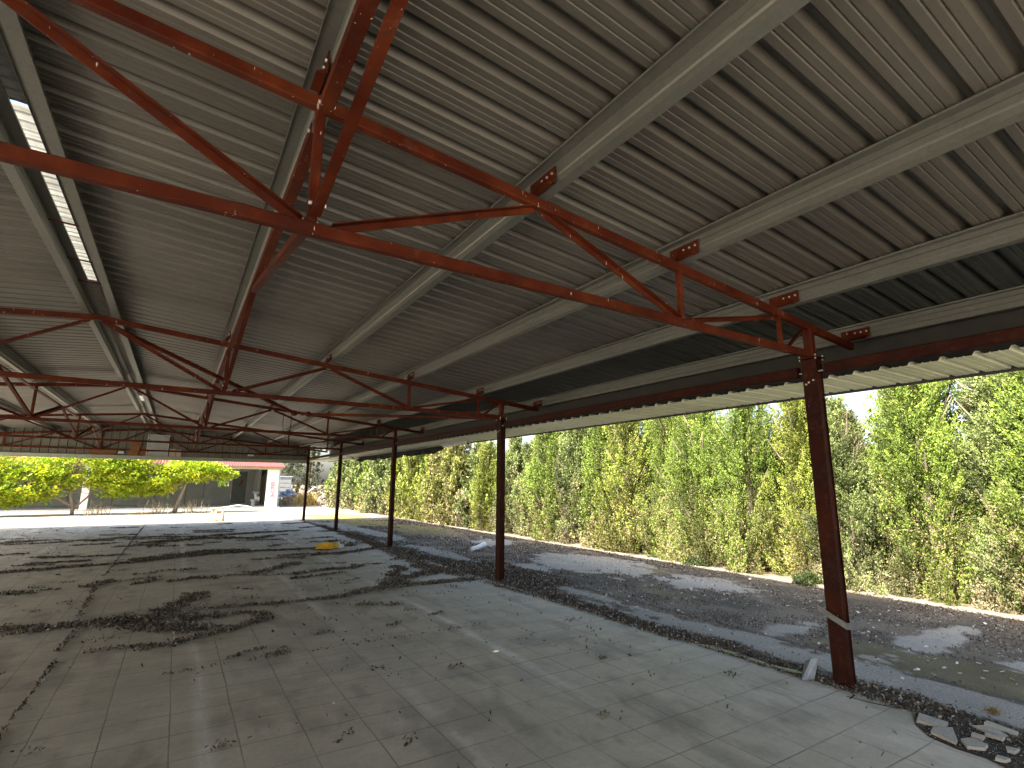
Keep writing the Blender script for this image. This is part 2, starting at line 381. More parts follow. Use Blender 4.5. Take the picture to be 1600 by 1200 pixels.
def slab_col(X, Y):
    n = fbm(X*.7, Y*.5, 3); c = np.ones(X.shape+(3,))*np.array((.53, .485, .405))
    c *= (.88+.24*n)[..., None]
    c = lerp(c, sst(-1, 4.5, X)*.5, (.59, .545, .46))                       # paler concrete towards the open side
    for xs, wd, am in ((2.80, .045, .95), (1.66, .05, .7), (.30, .05, .6), (-2.4, .07, .7), (-3.7, .06, .6), (3.95, .04, .2)):
        xx = X+.05*(fbm(X*0+xs, Y*.8, 9)-.5)*4*.5
        k = np.exp(-((xx-xs)/wd)**2)*am*sst(.28, .62, fbm(X*6, Y*.7, 21+int(xs*10) % 7))
        c = lerp(c, k, (.80, .78, .73))
    k = np.exp(-((X-1.85)/.3)**2)*.12*sst(.4, .6, fbm(X*3, Y, 5)); c = lerp(c, k, (.56, .545, .51))
    for yy in (7.8, 13.1, 18.45):                                          # dirty expansion joints
        k = np.exp(-((Y-yy)/.5)**2)*.3*fbm(X*1.5, Y*2, 8); c = lerp(c, k, (.22, .205, .17))
    k = np.exp(-((X+.76)/.12)**2)*.3*fbm(X*3, Y*2, 4); c = lerp(c, k, (.12, .11, .09))
    k = sst(.56, .70, fbm(X*5.2, Y*2.6, 31, 5))*.45; c = lerp(c, k, (.24, .22, .185))
    k = sst(.60, .70, fbm(X*1.1+4, Y*.8, 77))*.35; c = lerp(c, k, (.5, .49, .45))
    # drag marks curving over the pavers near the column
    for cx, cy, r in ((3.3, 2.9, .42), (3.75, 2.55, .30), (2.7, 3.1, .5)):
        k = np.exp(-((np.hypot(X-cx, Y-cy)-r)/.014)**2)*.5*sst(.45, .6, fbm(X*3, Y*3, 12)); c = lerp(c, k, (.2, .17, .14))
    for pts, hw, den in litter_lines:
        if hw > .05:
            k = 1-sst(hw*.5, hw*1.25, seg_dist(X, Y, pts)+.12*(fbm(X*7, Y*7, 15)-.5)); c = lerp(c, k*.35, (.20, .18, .15))
    return c
mb = MB(); mb.span((-9.5, -10, -.2), (4.545, 24.35, -.004))
slab = empty('floor_slab'); tag(slab, kind='structure')
mb.build('slab_edge', M_CONC, slab)
grid('paving', -9.5, 4.55, 340, -10, 24.36, 460, slab_col, lambda X, Y: X*0+.0, M_FLOOR, parent=slab)
slab['label'] = 'grey paved floor under the open shed'

def yard_masks(X, Y):
    n1 = fbm(X*1.2, Y*.8, 41, 5); n2 = fbm(X*3.2, Y*2.2, 55, 5); e = .8*(n2-.5)+.35*(n1-.5)+.5*(fbm(X*11, Y*7, 58, 3)-.5)
    def ell(cx, cy, rx, ry, s=.9): return sst(1.08, .9, np.sqrt(((X-cx)/rx)**2+((Y-cy)/ry)**2)+e*s*2)
    conc = np.maximum.reduce([ell(5.2, 2.6, .26, 3.1, .8), ell(5.25, -.2, .4, 1.6, .7), ell(5.25, 6.0, .15, .9), ell(7.5, 5.9, .55, .9), ell(6.9, 2.55, .9, .22),
        ell(6.15, 3.6, .45, .2), ell(7.4, 8.6, .9, 1.4), ell(5.35, 11.6, .25, 2.0, .7), ell(6.0, 8.7, .25, .5), ell(4.9, 5.1, .15, .9),
        ell(5.6, 17.5, .35, 2.8, .7), ell(5.2, 20.5, .55, 2.4), ell(7.6, 13, .5, .8), ell(6.6, 1.6, .2, .3), ell(4.8, 15.5, .2, 2.2)])
    moss = np.maximum.reduce([ell(5.95, 2.1, .4, 1.3), ell(7.6, 7.3, .55, .55), ell(7.4, 17, 1.0, 2.8, .6), ell(6.6, 21.8, 1.1, 1.6, .6),
        ell(6.7, 26.2, 1.5, 2.6, .5), ell(6.3, 5.7, .25, .5)])
    lit = np.clip(sst(5.0, 4.75, X+.5*(fbm(X*0+Y*.7, Y*.9, 61)-.5)+.25*(n2-.5)), 0, 1)*(Y < 21)
    lit = np.maximum(lit, ell(5.2, 8.5, .55, 1.8, .7)*(1-conc))
    return conc, moss, lit, n1, n2
def yard_col(X, Y):
    conc, moss, lit, n1, n2 = yard_masks(X, Y)
    c = np.ones(X.shape+(3,))*np.array((.125, .110, .092)); c *= (.35+1.3*n2)[..., None]
    c = lerp(c, sst(.5, .7, n1)*.6, (.25, .21, .165))
    c = lerp(c, moss*(.22+.6*sst(14, 22, Y)), (.27, .225, .06)); c = lerp(c, conc*(.62+.35*n2), (.42, .40, .36)); c = lerp(c, lit*.9, (.085, .068, .050))
    far = sst(24.5, 26.5, Y+1.2*(n1-.5)); c = lerp(c, far*(1-moss*.9), (.40, .35, .27))
    c = lerp(c, np.exp(-((X-5.52-.04*(n1-.5))/.013)**2)*(Y < 12)*.9, (.02, .018, .015))
    c = lerp(c, sst(8.45, 8.75, X+.3*(n2-.5))*.6, (.17, .13, .09))
    return c
grid('side_yard', 4.55, 8.86, 110, -4, 34, 720, yard_col,
     lambda X, Y: -.035+.018*fbm(X*5, Y*5, 71)+.03*yard_masks(X, Y)[2]*fbm(X*9, Y*9, 3)-.02*np.exp(-((X-5.52)/.02)**2)*(Y < 12), M_YARD)
tag(bpy.data.objects['side_yard'], kind='structure')
mb = MB()
y = -4.0
while y < 44:
    L = 1.0 if y < 36 else 2; dx = random.uniform(-.012, .012)
    mb.span((8.86+dx, y, -.08), (8.98+dx, y+L-.012, -.012+random.uniform(-.012, .012))); y += L
tag(mb.build('kerb', M_CONC), kind='structure')

# ------------------------------------------------------------ litter
def flakes(name, P, size, zmax, cols, mt, asp=.45, tilt=.5):
    n = len(P); th = RNG.uniform(0, 2*np.pi, n); L = size*RNG.uniform(.55, 1.4, n); W = L*asp*RNG.uniform(.5, 1.4, n)
    d = np.stack([np.cos(th), np.sin(th), RNG.normal(0, tilt, n)], 1); d /= np.linalg.norm(d, axis=1)[:, None]
    s = np.stack([-np.sin(th), np.cos(th), RNG.normal(0, tilt, n)], 1); s /= np.linalg.norm(s, axis=1)[:, None]
    c = P+np.stack([np.zeros(n), np.zeros(n), RNG.uniform(.004, 1, n)**1.5*zmax+.004], 1)
    a = d*(L/2)[:, None]; b = s*(W/2)[:, None]
    v = np.stack([c-a, c-b*1.0, c+a, c+b], 1).reshape(-1, 3); v[:, 2] = np.maximum(v[:, 2], P[:, 2].repeat(4)+.002)
    q = np.arange(4*n).reshape(-1, 4)
    return np_mesh(name, v, q, mt, cols=cols.repeat(4, 0))
def litcol(n, pale=.12):
    base = np.array([(.045, .036, .028), (.075, .058, .042), (.11, .085, .06), (.03, .026, .022)])[RNG.integers(0, 4, n)]
    m = RNG.random(n) < pale; base[m] = np.array((.30, .27, .22))*RNG.uniform(.6, 1.2, m.sum())[:, None]
    return np.minimum(base*RNG.uniform(.9, 2.3, n)[:, None], .34)
P = []; S = []
for pts, hw, den in litter_lines:
    xs = [p[0] for p in pts]; ys = [p[1] for p in pts]; pad = hw*1.8+.02
    A = (max(xs)-min(xs)+2*pad)*(max(ys)-min(ys)+2*pad); n = int(A*den*1.35)
    x = RNG.uniform(min(xs)-pad, max(xs)+pad, n); y = RNG.uniform(min(ys)-pad, max(ys)+pad, n)
    d = seg_dist(x, y, pts)/hw; keep = d+2.2*(fbm(x*7, y*7, 13)-.5) < RNG.uniform(.35, 1.2, n)
    P.append(np.stack([x[keep], y[keep], np.zeros(keep.sum())], 1)); S.append(np.full(keep.sum(), .032 if ys[0] < 9 else .042))
n = 5200                                      # loose crumbs over the whole floor
x = RNG.uniform(-5.5, 4.5, n); y = RNG.uniform(1.2, 24, n); keep = fbm(x*1.4, y*.9, 23)+.25*fbm(x*7, y*4, 24) > .66+.08*RNG.random(n)
P.append(np.stack([x[keep], y[keep], np.zeros(keep.sum())], 1)); S.append(np.full(keep.sum(), .036))
for k in range(210):                          # small clumps
    cx, cy = RNG.uniform(-4.5, 4.4), 1.4+22*RNG.random()**.9; m = RNG.integers(5, 38); s = RNG.uniform(.02, .075)
    P.append(np.stack([RNG.normal(cx, s*1.6, m), RNG.normal(cy, s, m), np.zeros(m)], 1)); S.append(np.full(m, .03))
P = np.concatenate(P); S = np.concatenate(S); k = P[:, 0] < 4.56; P = P[k]; S = S[k]
tag(flakes('leaf_litter', P, S, .022, litcol(len(P), .16)*1.1, M_FLAKE, .55, .9), 'dark dry leaf litter drifted along the floor joints', 'litter', kind='stuff')
n = 260000
x = 4.5+4.35*RNG.random(n); y = -1.5+24.5*RNG.random(n)**1.5
conc, moss, lit, n1, n2 = yard_masks(x, y)
pr = np.clip(.95*lit+.52*(1-conc)*(1-moss)*sst(.35, .6, n2)+.02, 0, 1)*np.where(y > 12, .7, 1)
keep = RNG.random(n) < pr; x, y, lt = x[keep], y[keep], lit[keep]
P = np.stack([x, y, np.where(x < 4.56, 0, -.028+.018*lt)], 1)
tag(flakes('soil_litter', P, np.where(lt > .4, .024, .017)+y*.0012, .02, litcol(len(P), .16)*1.15, M_FLAKE, .75, .8), 'dark crumbly litter covering the yard beside the floor', 'litter', kind='stuff')
n = 2300; x = 4.6+4.2*RNG.random(n); y = -.5+25*RNG.random(n)**1.2; conc, moss, lit, n1, n2 = yard_masks(x, y)
keep = (fbm(x*1.3, y*1.3, 91) > .42); x, y = x[keep], y[keep]
P = np.stack([x, y, np.full(len(x), -.018)], 1)
cc = np.array([(.62, .60, .56), (.75, .74, .72), (.4, .33, .26)])[RNG.integers(0, 3, len(x))]
tag(flakes('pale_rubble_bits', P, np.full(len(x), .034)*RNG.uniform(.5, 1.5, len(x)), .012, cc, M_FLAKE, .8, .3), 'small pale chips of rubble scattered over the dark yard', 'rubble', kind='stuff')

# ------------------------------------------------------------ the shed: one thing with its parts
shed = empty('open_shed', (XC, Y1, 0))
tag(shed, 'open steel shed with red trusses and a ribbed metal roof on red columns', 'shed')
class SB(MB):                                  # parts of the shed, built in world coordinates
    def build(s, name, m, parent=None, smooth=False):
        o = MB.build(s, name, m, None, smooth); attach(o, parent or shed); return o
def attach(o, parent):
    o.parent = parent
    off = Vector((0, 0, 0)); p = parent
    while p is not None: off += Vector(p.location); p = p.parent
    o.location = -off                          # every empty in here carries only a translation
    return o
def copy_at(o, parent, dx=(0, 0, 0)):
    c = o.copy(); C.objects.link(c); c.parent = parent; c.location = Vector(o.location)+Vector(dx); return c

# columns
def column(x, y, shade=0):
    mb = SB(); hw, hd, t = .043, .052, .009
    mb.span((x-hw, y-hd, 0), (x+hw, y+hd, 2.665))
    c = mb.build('column', M_POST)
    SBm = SB()
    for sx in (-1, 1): SBm.span((x+sx*(hw+.002)-.003, y-hd-.012, 0.002), (x+sx*(hw+.002)+.003, y+hd+.012, 2.66))
    SBm.build('flange', M_POST, c)
    SB().span((x-.075, y-.085, 2.668), (x+.075, y+.085, 2.680)).build('cap_plate', M_POST, c)
    SB().span((x-.055, y-.07, .001), (x+.055, y+.07, .010)).build('base_plate', M_POST, c)
    if x > 0 and 0 < y < 10:
        for dy, z in ((-.03, 2.47), (.01, 2.455), (.035, 2.44)): SB().cyl((x-hw-.006, y+dy, z), (x-hw-.016, y+dy, z), .008, n=6).build('bolt', M_BOLT, c)
        for sy in (-1, 1):
            for sx in (-1, 1): SB().cyl((x+sx*.06, y+sy*.07, 2.655), (x+sx*.06, y+sy*.07, 2.700), .007, n=6).build('bolt', M_BOLT, c)
            SB().cyl((x-.02, y+sy*(hd+.012), 2.55), (x-.02, y+sy*(hd+.05), 2.55), .008, n=6).build('bolt', M_BOLT, c)
    return c
for yy in YS: column(XC, yy)
XL = 2*XR-XC
for yy in YS: column(XL, yy)

# trusses
NODES = [.40, 1.70, 2.97, 4.23]
def truss(yy):
    t = empty('truss', (0, 0, 0)); attach(t, shed)
    mir = lambda s, x: x if s > 0 else 2*XR-x
    for s in (1, -1):
        x_e = mir(s, 5.47)
        SB().bar((XR, yy, zc(XR)), (x_e, yy, zc(x_e)), .05, .066).build('top_chord', M_RED, t)
        def web(name, a, b, w_=.042, fl=1):
            m_ = SB().ell(a, b, w_, .006, (0, -1, 0), fl); m_.build(name, M_RED, t)
        n0, n1, n2, n3 = [mir(s, q) for q in NODES]
        web('diagonal', (XR+.06*s, yy, zc(XR)-.035), (n0-.05*s, yy, ZB+.03), .044)
        web('diagonal', (n0+.10*s, yy, ZB+.03), (n1-.02*s, yy, zc(n1)-.035))
        web('diagonal', (n1+.03*s, yy, zc(n1)-.035), (n2-.03*s, yy, ZB+.03))
        web('diagonal', (n2+.08*s, yy, ZB+.03), (n3-.02*s, yy, zc(n3)-.04), .034)
        x4 = mir(s, 4.36); x5 = mir(s, 4.62); xc = mir(s, XC)
        web('diagonal', (x4, yy, ZB+.03), (x5, yy, zc(x5)-.045), .034)
        SB().bar((n0, yy, ZB+.03), (n0, yy, zc(n0)-.03), .045, .045, (0, 1, 0)).build('post', M_RED, t)
        SB().bar((n2, yy, ZB+.03), (n2, yy, zc(n2)-.03), .04, .04, (0, 1, 0)).build('post', M_RED, t)
        SB().bar((n3, yy, ZB+.03), (n3, yy, zc(n3)-.03), .034, .034, (0, 1, 0)).build('post', M_RED, t)
        SB().bar((xc, yy, 2.681), (xc, yy, zc(xc)-.03), .075, .075, (0, 1, 0)).build('post', M_RED, t)
        for q in (n0, n1, n2, n3, mir(s, 5.43)):     # purlin cleats with three bolts
            m_ = SB(); zz = zc(q)+.04
            xa = q-.012 
            m_.span((xa-.009, yy-.20, zz+.004), (xa-.002, yy+.055, zz+.105))
            m_.quad_prism([(xa-.05, yy-.17, zz), (xa-.009, yy-.17, zz), (xa-.009, yy-.17, zz+.03)], [(xa-.05, yy-.03, zz), (xa-.009, yy-.03, zz), (xa-.009, yy-.03, zz+.10)])
            cl = m_.build('purlin_cleat', M_RED, t)
            for k in range(3 if s > 0 and 0 < yy < 9 else 0): SB().cyl((xa-.009, yy-.175+.05*k, zz+.066), (xa-.017, yy-.175+.05*k, zz+.066), .0085, n=6).build('bolt', M_BOLT, t)
    SB().bar((2*XR-XC-.02, yy, ZB), (XC+.03, yy, ZB), .05, .06).build('bottom_chord', M_RED, t)
    return t
for yy in YS: truss(yy)

# purlins (Z sections) running the length of the shed
def purlin(x, s, hgt=.14, y0=YA, y1=23.9, name='purlin'):
    z = zc(x)+.041; tk = .003
    top = z+hgt; m_ = SB()
    pts = [(0, 0), (s*.066, 0), (s*.066, .018), (s*.063, .018), (s*.063, tk), (s*tk, tk), (s*tk, hgt), (-s*.075, hgt), (-s*.075, hgt-.013), (-s*.072, hgt-.013), (-s*.072, hgt-tk), (0, hgt-tk), (0, .100), (-s*.007, .090), (-s*.007, .052), (0, .042)]
    r0 = [(x+a, y0, z+b) for a, b in pts]; r1 = [(x+a, y1, z+b) for a, b in pts]
    if s < 0: r0 = r0[::-1]; r1 = r1[::-1]
    m_.quad_prism(r0, r1); return m_.build(name, M_GALV)
for q in NODES+[5.43]: purlin(q, 1); purlin(2*XR-q, -1)
purlin(-.865, 1, .125, name='ridge_purlin'); purlin(-1.10, -1, .125, name='ridge_purlin')

# ribbed sheets; ribs run down the slope
def ribprof(y0, y1, pitch, rib, foot=.070, head=.022, micro=.007):
    pr = []; n = int(round((y1-y0)/pitch))
    for i in range(n):
        b = y0+i*pitch; p = pitch-foot
        pr += [(b, 0), (b+p*.28, 0), (b+p*.33, micro), (b+p*.38, 0), (b+p*.62, 0), (b+p*.67, micro), (b+p*.72, 0), (b+p, 0),
               (b+p+(foot-head)/2, rib), (b+p+(foot+head)/2, rib)]
    return pr+[(y0+n*pitch, 0)]
def sheet(name, xs, zf, y0, y1, m, pitch=.2, rib=.050, **kw):
    pr = ribprof(y0, y1, pitch, rib, **kw); v = []; f = []; n = len(pr)
    for x in xs: v += [(x, a, zf(x)+b) for a, b in pr]
    for i in range(len(xs)-1):
        for k in range(n-1): f.append((i*n+k, i*n+k+1, (i+1)*n+k+1, (i+1)*n+k))
    m_ = SB(); m_.v = v; m_.f = f; return m_.build(name, m)
zr = lambda x: zc(x)+.186
sheet('roof_sheet', [XR+.14, .3, 1.6, 2.9, 4.30], zr, YA, YB, M_ROOF)
sheet('eave_roof_sheet', [4.26, EAVE], lambda x: zr(x)-.004, YA, YB, M_ROOFD)  # separate strip with the shade above the soffit in its colour
sheet('roof_sheet', [XR-.14, -2.4, -3.8, -5.1, -6.4, 2*XR-EAVE], zr, YA, YB, M_ROOF)
# ridge: metal strips, and two translucent skylights
def strip(name, y0, y1, m):
    v = []; f = []; pr = ribprof(y0, y1, .1, .012, foot=.03, head=.012, micro=.001); n = len(pr)
    for x in (XR-.32, XR, XR+.32): v += [(x, a, zr(XR-.14)+.052+b-(.02 if x != XR else 0)) for a, b in pr]
    for i in range(2):
        for k in range(n-1): f.append((i*n+k, i*n+k+1, (i+1)*n+k+1, (i+1)*n+k))
    m_ = SB(); m_.v = v; m_.f = f; return m_.build(name, m)
strip('ridge_cap', YA, 3.8, M_ROOFD); strip('skylight', 3.82, 7.0, M_SKYL); strip('ridge_cap', 7.02, 16.2, M_ROOF)
strip('skylight', 16.22, 17.2, M_SKYL); strip('ridge_cap', 17.22, YB, M_ROOF)
# rods under the skylights
for yy in (5.2, 6.05, 6.7): SB().cyl((-1.09, yy, 3.60), (-.87, yy+.02, 3.60), .007, n=6).build('skylight_rod', M_RED)

# eave beam between the columns, soffit, fascia
for s in (1, -1):
    xb = XC if s > 0 else XL
    ys = YS
    for a, b in zip(ys[:-1], ys[1:]):
        SB().bar((xb, a+.12, 2.570), (xb, b-.12, 2.570), .055, .088).build('eave_beam', M_POST)
    xs = [xb+s*.055, xb+s*.45, xb+s*.865]
    sheet('soffit_sheet', xs, lambda x: 2.487, YA, YB, M_SOFF, .2, .026, foot=.05, head=.02)
    xo = xb+s*.885
    m_ = SB().span((xo-.012, YA, 2.468), (xo+.012, YB, 2.50)); m_.span((xo+.013, YA, 2.50), (xo+.018, YB, 3.12)); m_.build('fascia_trim', M_TRIM)
    SB().bar((xb+s*.80, YA, 2.545), (xb+s*.80, YB, 2.545), .04, .04).build('soffit_rail', M_TRIM)

# lattice bracing girders along the shed
def lattice(x, sgn):
    for a, b in zip(YS[:-1], YS[1:]):
        g = empty('bracing_girder', (0, 0, 0)); attach(g, shed)
        zt = zc(x)-.075; mid = (a+b)/2
        SB().ell((x, a+.09, zt), (x, b-.09, zt), .06, .006).build('upper_rail', M_RED, g)
        SB().ell((x, a+.06, ZB+.06), (x, mid-.02, zt-.02), .045, .006).build('brace', M_RED, g)
        SB().ell((x, b-.06, ZB+.06), (x, mid+.02, zt-.02), .045, .006).build('brace', M_RED, g)
        for yy, zz in ((a+.09, ZB+.085), (b-.09, ZB+.085), (a+.12, zt+.0), (b-.12, zt+.0)):
            if sgn > 0 and -4 < a < 3:
                SB().cyl((x-.024, yy, zz), (x-.038, yy, zz), .010, n=6).build('bolt', M_BOLT, g)
                SB().cyl((x+.024, yy, zz), (x+.038, yy, zz), .010, n=6).build('bolt', M_BOLT, g)
lattice(.405, 1); lattice(2*XR-.405, -1)
# bent tie from the second truss's ridge to the second column
m_ = SB(); kx = (1.59, 9.36, 2.70); m_.bar((XR+.10, Y1+SP+.03, 3.44), kx, .05, .05); m_.build('tie_rod', M_RED)
m_ = SB(); m_.bar((1.66, 9.32, 2.70), (XC-.06, Y1+SP+.05, 2.69), .045, .045)
m_.build('tie_rod', M_RED)
SB().cyl((1.53, 9.33, 2.715), (1.57, 9.35, 2.705), .045, n=10).cyl((1.74, 9.27, 2.70), (1.79, 9.245, 2.70), .045, n=10).build('tie_clamp', M_RED)

# gable cladding over the far opening
YG = 23.93
pr = ribprof(2*XR-XC, XC-.02, .24, .03, foot=.05, head=.02, micro=.003)
v = []; f = []; n = len(pr)
for lev in (0, 1): v += [(a, YG-b, 2.44 if lev == 0 else zc(a)+.20) for a, b in pr]
for k in range(n-1): f.append((k, k+1, n+k+1, n+k))
m_ = SB(); m_.v = v; m_.f = f; gw = m_.build('gable_cladding', M_GABLE)
SB().span((XL, YG-.10, 2.375), (XC-.07, YG+.02, 2.485)).build('gable_beam', M_BEAMW)
SB().span((XL+.02, YG-.13, 2.486), (XC-.07, YG-.02, 2.505)).build('beam_ledge', M_BEAMW)
def gpanel(name, x0, z0, x1, z1, m, d=.03, off=.05, skew=0):
    m_ = SB(); y0 = YG-off-d; y1 = YG-off
    m_.quad_prism([(x0, y0, z0), (x1, y0, z0), (x1, y1, z0), (x0, y1, z0)], [(x0+skew, y0, z1), (x1+skew, y0, z1), (x1+skew, y1, z1), (x0+skew, y1, z1)])
    return m_.build(name, m)
gpanel('plywood_patch', -2.75, 2.515, -1.98, 2.74, M_WOOD)
gpanel('plywood_patch', -1.64, 2.515, -1.34, 3.02, M_WOOD, .03, .09, .10)
gpanel('plywood_patch', -1.32, 2.515, -1.08, 2.80, M_WOOD, .03, .055, .09)
gp = gpanel('hatch_door', -1.08, 2.515, -.42, 3.30, M_GREYP, .035, .052)
m_ = SB()
for a, b in (((-1.09, 2.51), (-1.075, 3.31)), ((-.425, 2.51), (-.41, 3.31))): m_.span((a[0], YG-.10, a[1]), (b[0], YG-.088, b[1]))
m_.span((-1.074, YG-.10, 3.295), (-.426, YG-.088, 3.31)); m_.build('hatch_frame', M_WHITE)
for z in (2.68, 3.12, 3.26): SB().cyl((-1.05, YG-.088, z), (-1.05, YG-.11, z), .025, n=8).build('hatch_hinge', M_TRIM)
gpanel('pale_board', -.36, 2.515, -.17, 2.80, M_WOODP); gpanel('pale_board', -.15, 2.515, .02, 2.78, M_WOODP)
m_ = SB(); m_.quad_prism([(-1.95, YG-.09, 2.57), (-1.74, YG-.09, 2.56), (-1.74, YG-.05, 2.56), (-1.95, YG-.05, 2.57)], [(-1.91, YG-.09, 2.66), (-1.78, YG-.09, 2.66), (-1.78, YG-.05, 2.66), (-1.91, YG-.05, 2.66)]); m_.build('white_notice', M_PORC)
m_ = SB(); pts = [(1.55+.15*math.cos(a), YG-.10, 2.60+.15*math.sin(a)) for a in [i*math.pi/8 for i in range(17)]]; m_.tube(pts, .012, 6); m_.build('wall_ring', M_TRIM)
gpanel('bulkhead_lamp', 2.33, 2.62, 2.55, 2.68, M_WHITE, .05, .05)

# ------------------------------------------------------------ things hung on and standing by the shed
def thing_from(mbx, name, m, label, cat, **kw): return tag(mbx.build(name, m, **{k: v for k, v in kw.items() if k in ('smooth',)}), label, cat, kw.get('group'), kw.get('kind'))
def tube_light(x, y0, y1, lab):
    e = empty('batten_light', (x, (y0+y1)/2, 2.46)); tag(e, lab, 'light', 'batten lights under the eave')
    L = (y1-y0)/2; 
    MB().box((0, 0, -.005), (.10, 2*L, .05)).build('housing', M_GREYP, e)
    MB().cyl((0, -L*.97, -.045), (0, L*.97, -.045), .018, n=8).build('tube', M_PORC, e)
    MB().box((0, -L+.02, -.045), (.05, .03, .04)).box((0, L-.02, -.045), (.05, .03, .04)).build('end_cap', M_TRIM, e)
tube_light(5.22, 10.0, 11.3, 'pale batten light under the eave between the second and third column')
tube_light(5.22, 18.9, 20.2, 'small far batten light under the eave between the fourth column and the last one')
# torn shade cloth hanging from the eave
n = 120; v = []; f = []
for i in range(n+1):
    y = 11.9+7.3*i/n; dz = .05+.11*float(fbm(i*.11, .3, 5))+.06*abs(math.sin(i*.16))
    for k in range(5):
        v.append((5.56+.05*math.sin(i*.5+k)*k*.25-.03*k, y, 2.475-dz*k/4-(.01 if k else 0)))
for i in range(n):
    for k in range(4): a = i*5+k; f.append((a, a+1, a+6, a+5))
m_ = MB(); m_.v = v; m_.f = f
o = m_.build('shade_cloth', M_DARKC, smooth=True); tag(o, 'torn black shade cloth sagging below the eave edge', 'cloth')
sm = o.modifiers.new('s', 'SOLIDIFY'); sm.thickness = .006
# cable loop hanging from the third truss
m_ = MB(); yy = Y1+2*SP-.05
m_.tube([(1.95, yy, 3.20), (1.94, yy, 2.95), (1.97, yy, 2.72), (2.05, yy, 2.56), (2.11, yy, 2.66), (2.12, yy, 2.95), (2.12, yy, 3.2)], .007, 6)
thing_from(m_, 'hanging_cable', M_DARKC, 'thin dark cable loop hanging from the third truss', 'cable')
# zinc strip wrapped round the nearest column
m_ = MB(); z0 = .50; x, y = XC, Y1
def band(pts, h_, t_=.004):
    mm = MB()
    for (a, b) in zip(pts[:-1], pts[1:]):
        a = Vector(a); b = Vector(b); d = (b-a); nrm = Vector((-d.y, d.x, 0)).normalized()*t_
        mm.quad_prism([a, b, b+nrm, a+nrm], [a+Vector((0, 0, h_)), b+Vector((0, 0, h_)), b+nrm+Vector((0, 0, h_)), a+nrm+Vector((0, 0, h_))])
    return mm
b_ = band([(x+.10, y+.13, .56), (x-.075, y+.12, .535), (x-.095, y-.105, .44), (x+.02, y-.115, .425), (x+.17, y-.13, .445), (x+.20, y-.10, .455)], .05)
thing_from(b_, 'zinc_band', M_ZINC, 'bent zinc strip wrapped round the shin of the nearest red column', 'metal strip')
m_ = MB()
pts = [(4.555, 3.66), (4.575, 3.3), (4.555, 3.0), (4.585, 2.78)]
for (a, b), (c, d) in zip(pts[:-1], pts[1:]):
    m_.quad_prism([(a-.03, b, .004), (a+.03, b, .004), (a+.03, b, .010), (a-.03, b, .010)], [(c-.03, d, .010), (c+.03, d, .010), (c+.03, d, .016), (c-.03, d, .016)])
m_.quad_prism([(4.545, 2.785, .008), (4.62, 2.785, .012), (4.62, 2.785, .018), (4.545, 2.785, .014)], [(4.50, 2.70, .03), (4.60, 2.66, .012), (4.60, 2.66, .018), (4.50, 2.70, .036)])
m_.quad_prism([(4.50, 2.60, .004), (4.555, 2.57, .004), (4.56, 2.58, .004), (4.505, 2.61, .004)], [(4.585, 2.60, .15), (4.635, 2.56, .16), (4.64, 2.57, .16), (4.59, 2.61, .15)])
m_.quad_prism([(4.46, 2.62, .004), (4.50, 2.60, .004), (4.505, 2.61, .004), (4.465, 2.63, .004)], [(4.56, 2.63, .13), (4.585, 2.60, .15), (4.59, 2.61, .15), (4.565, 2.64, .13)])
thing_from(m_, 'zinc_flashing', M_ZINC, 'long crumpled zinc flashing lying beside the foot of the nearest column', 'metal strip')
# broken pavers by the slab edge
def paver(name, pix, label, z=.004, tilt=0):
    m_ = MB(); cx = sum(p[0] for p in pix)/len(pix); cy = sum(p[1] for p in pix)/len(pix)
    m_.poly([(a-cx, b-cy) for a, b in pix], 0, .017); o = m_.build(name, M_CONC2); o.location = (cx, cy, z); o.rotation_euler = (tilt, tilt*.6, 0)
    tag(o, label, 'tile', 'broken pavers at the floor edge'); return o
M_CONC2 = mat('paver concrete', (.38, .355, .31), (.50, .47, .415), 5, .85, bump=.3, fine=.35)
def gp2(px, py):                                # photograph pixel to floor point, only to read off where loose pieces lie
    d = f_*1.0+r_*((px-800)/F_PX)+u_*((600-py)/F_PX); k = -CAMH/d.z; return (d.x*k, d.y*k)
pieces = [([(1437, 1119), (1482, 1134), (1478, 1142), (1433, 1131)], 'long narrow piece of broken paver, upper left in the broken corner'),
    ([(1459, 1143), (1489, 1143), (1497, 1163), (1494, 1167), (1455, 1150)], 'five-sided piece of broken paver below the long narrow one'),
    ([(1502, 1162), (1520, 1161), (1545, 1172), (1540, 1178), (1512, 1174)], 'flat piece of broken paver at the inner rim of the broken corner'),
    ([(1521, 1141), (1545, 1138), (1575, 1154), (1580, 1160)], 'wedge of broken paver at the top of the pile by the frame edge'),
    ([(1543, 1134), (1592, 1148), (1590, 1153), (1538, 1138)], 'thin pale paver strip topmost on the broken pile'),
    ([(1541, 1151), (1572, 1160), (1568, 1163), (1540, 1154)], 'narrow sliver of paver across the middle of the pile'),
    ([(1572, 1172), (1594, 1176), (1586, 1181), (1574, 1178)], 'small pale paver chip near the lower right of the pile'),
    ([(1560, 1187), (1580, 1193), (1572, 1196), (1556, 1192)], 'small paver chip lowest in the broken corner'),
    ([(1520, 1152), (1540, 1157), (1536, 1162), (1518, 1156)], 'stubby paver fragment left of the pile')]
for k, (pp, lab) in enumerate(pieces): paver('broken_paver', [gp2(*p) for p in pp][::-1], lab, .006+.004*(k % 3), [.0, .02, -.03, .05, .10, -.06, .04, .0, .07][k])
m_ = MB(); 
hole = [gp2(*p) for p in [(1425, 1116), (1450, 1113), (1510, 1132), (1530, 1142), (1600, 1140), (1640, 1200), (1590, 1210), (1540, 1185), (1495, 1171), (1452, 1152), (1430, 1132)]]
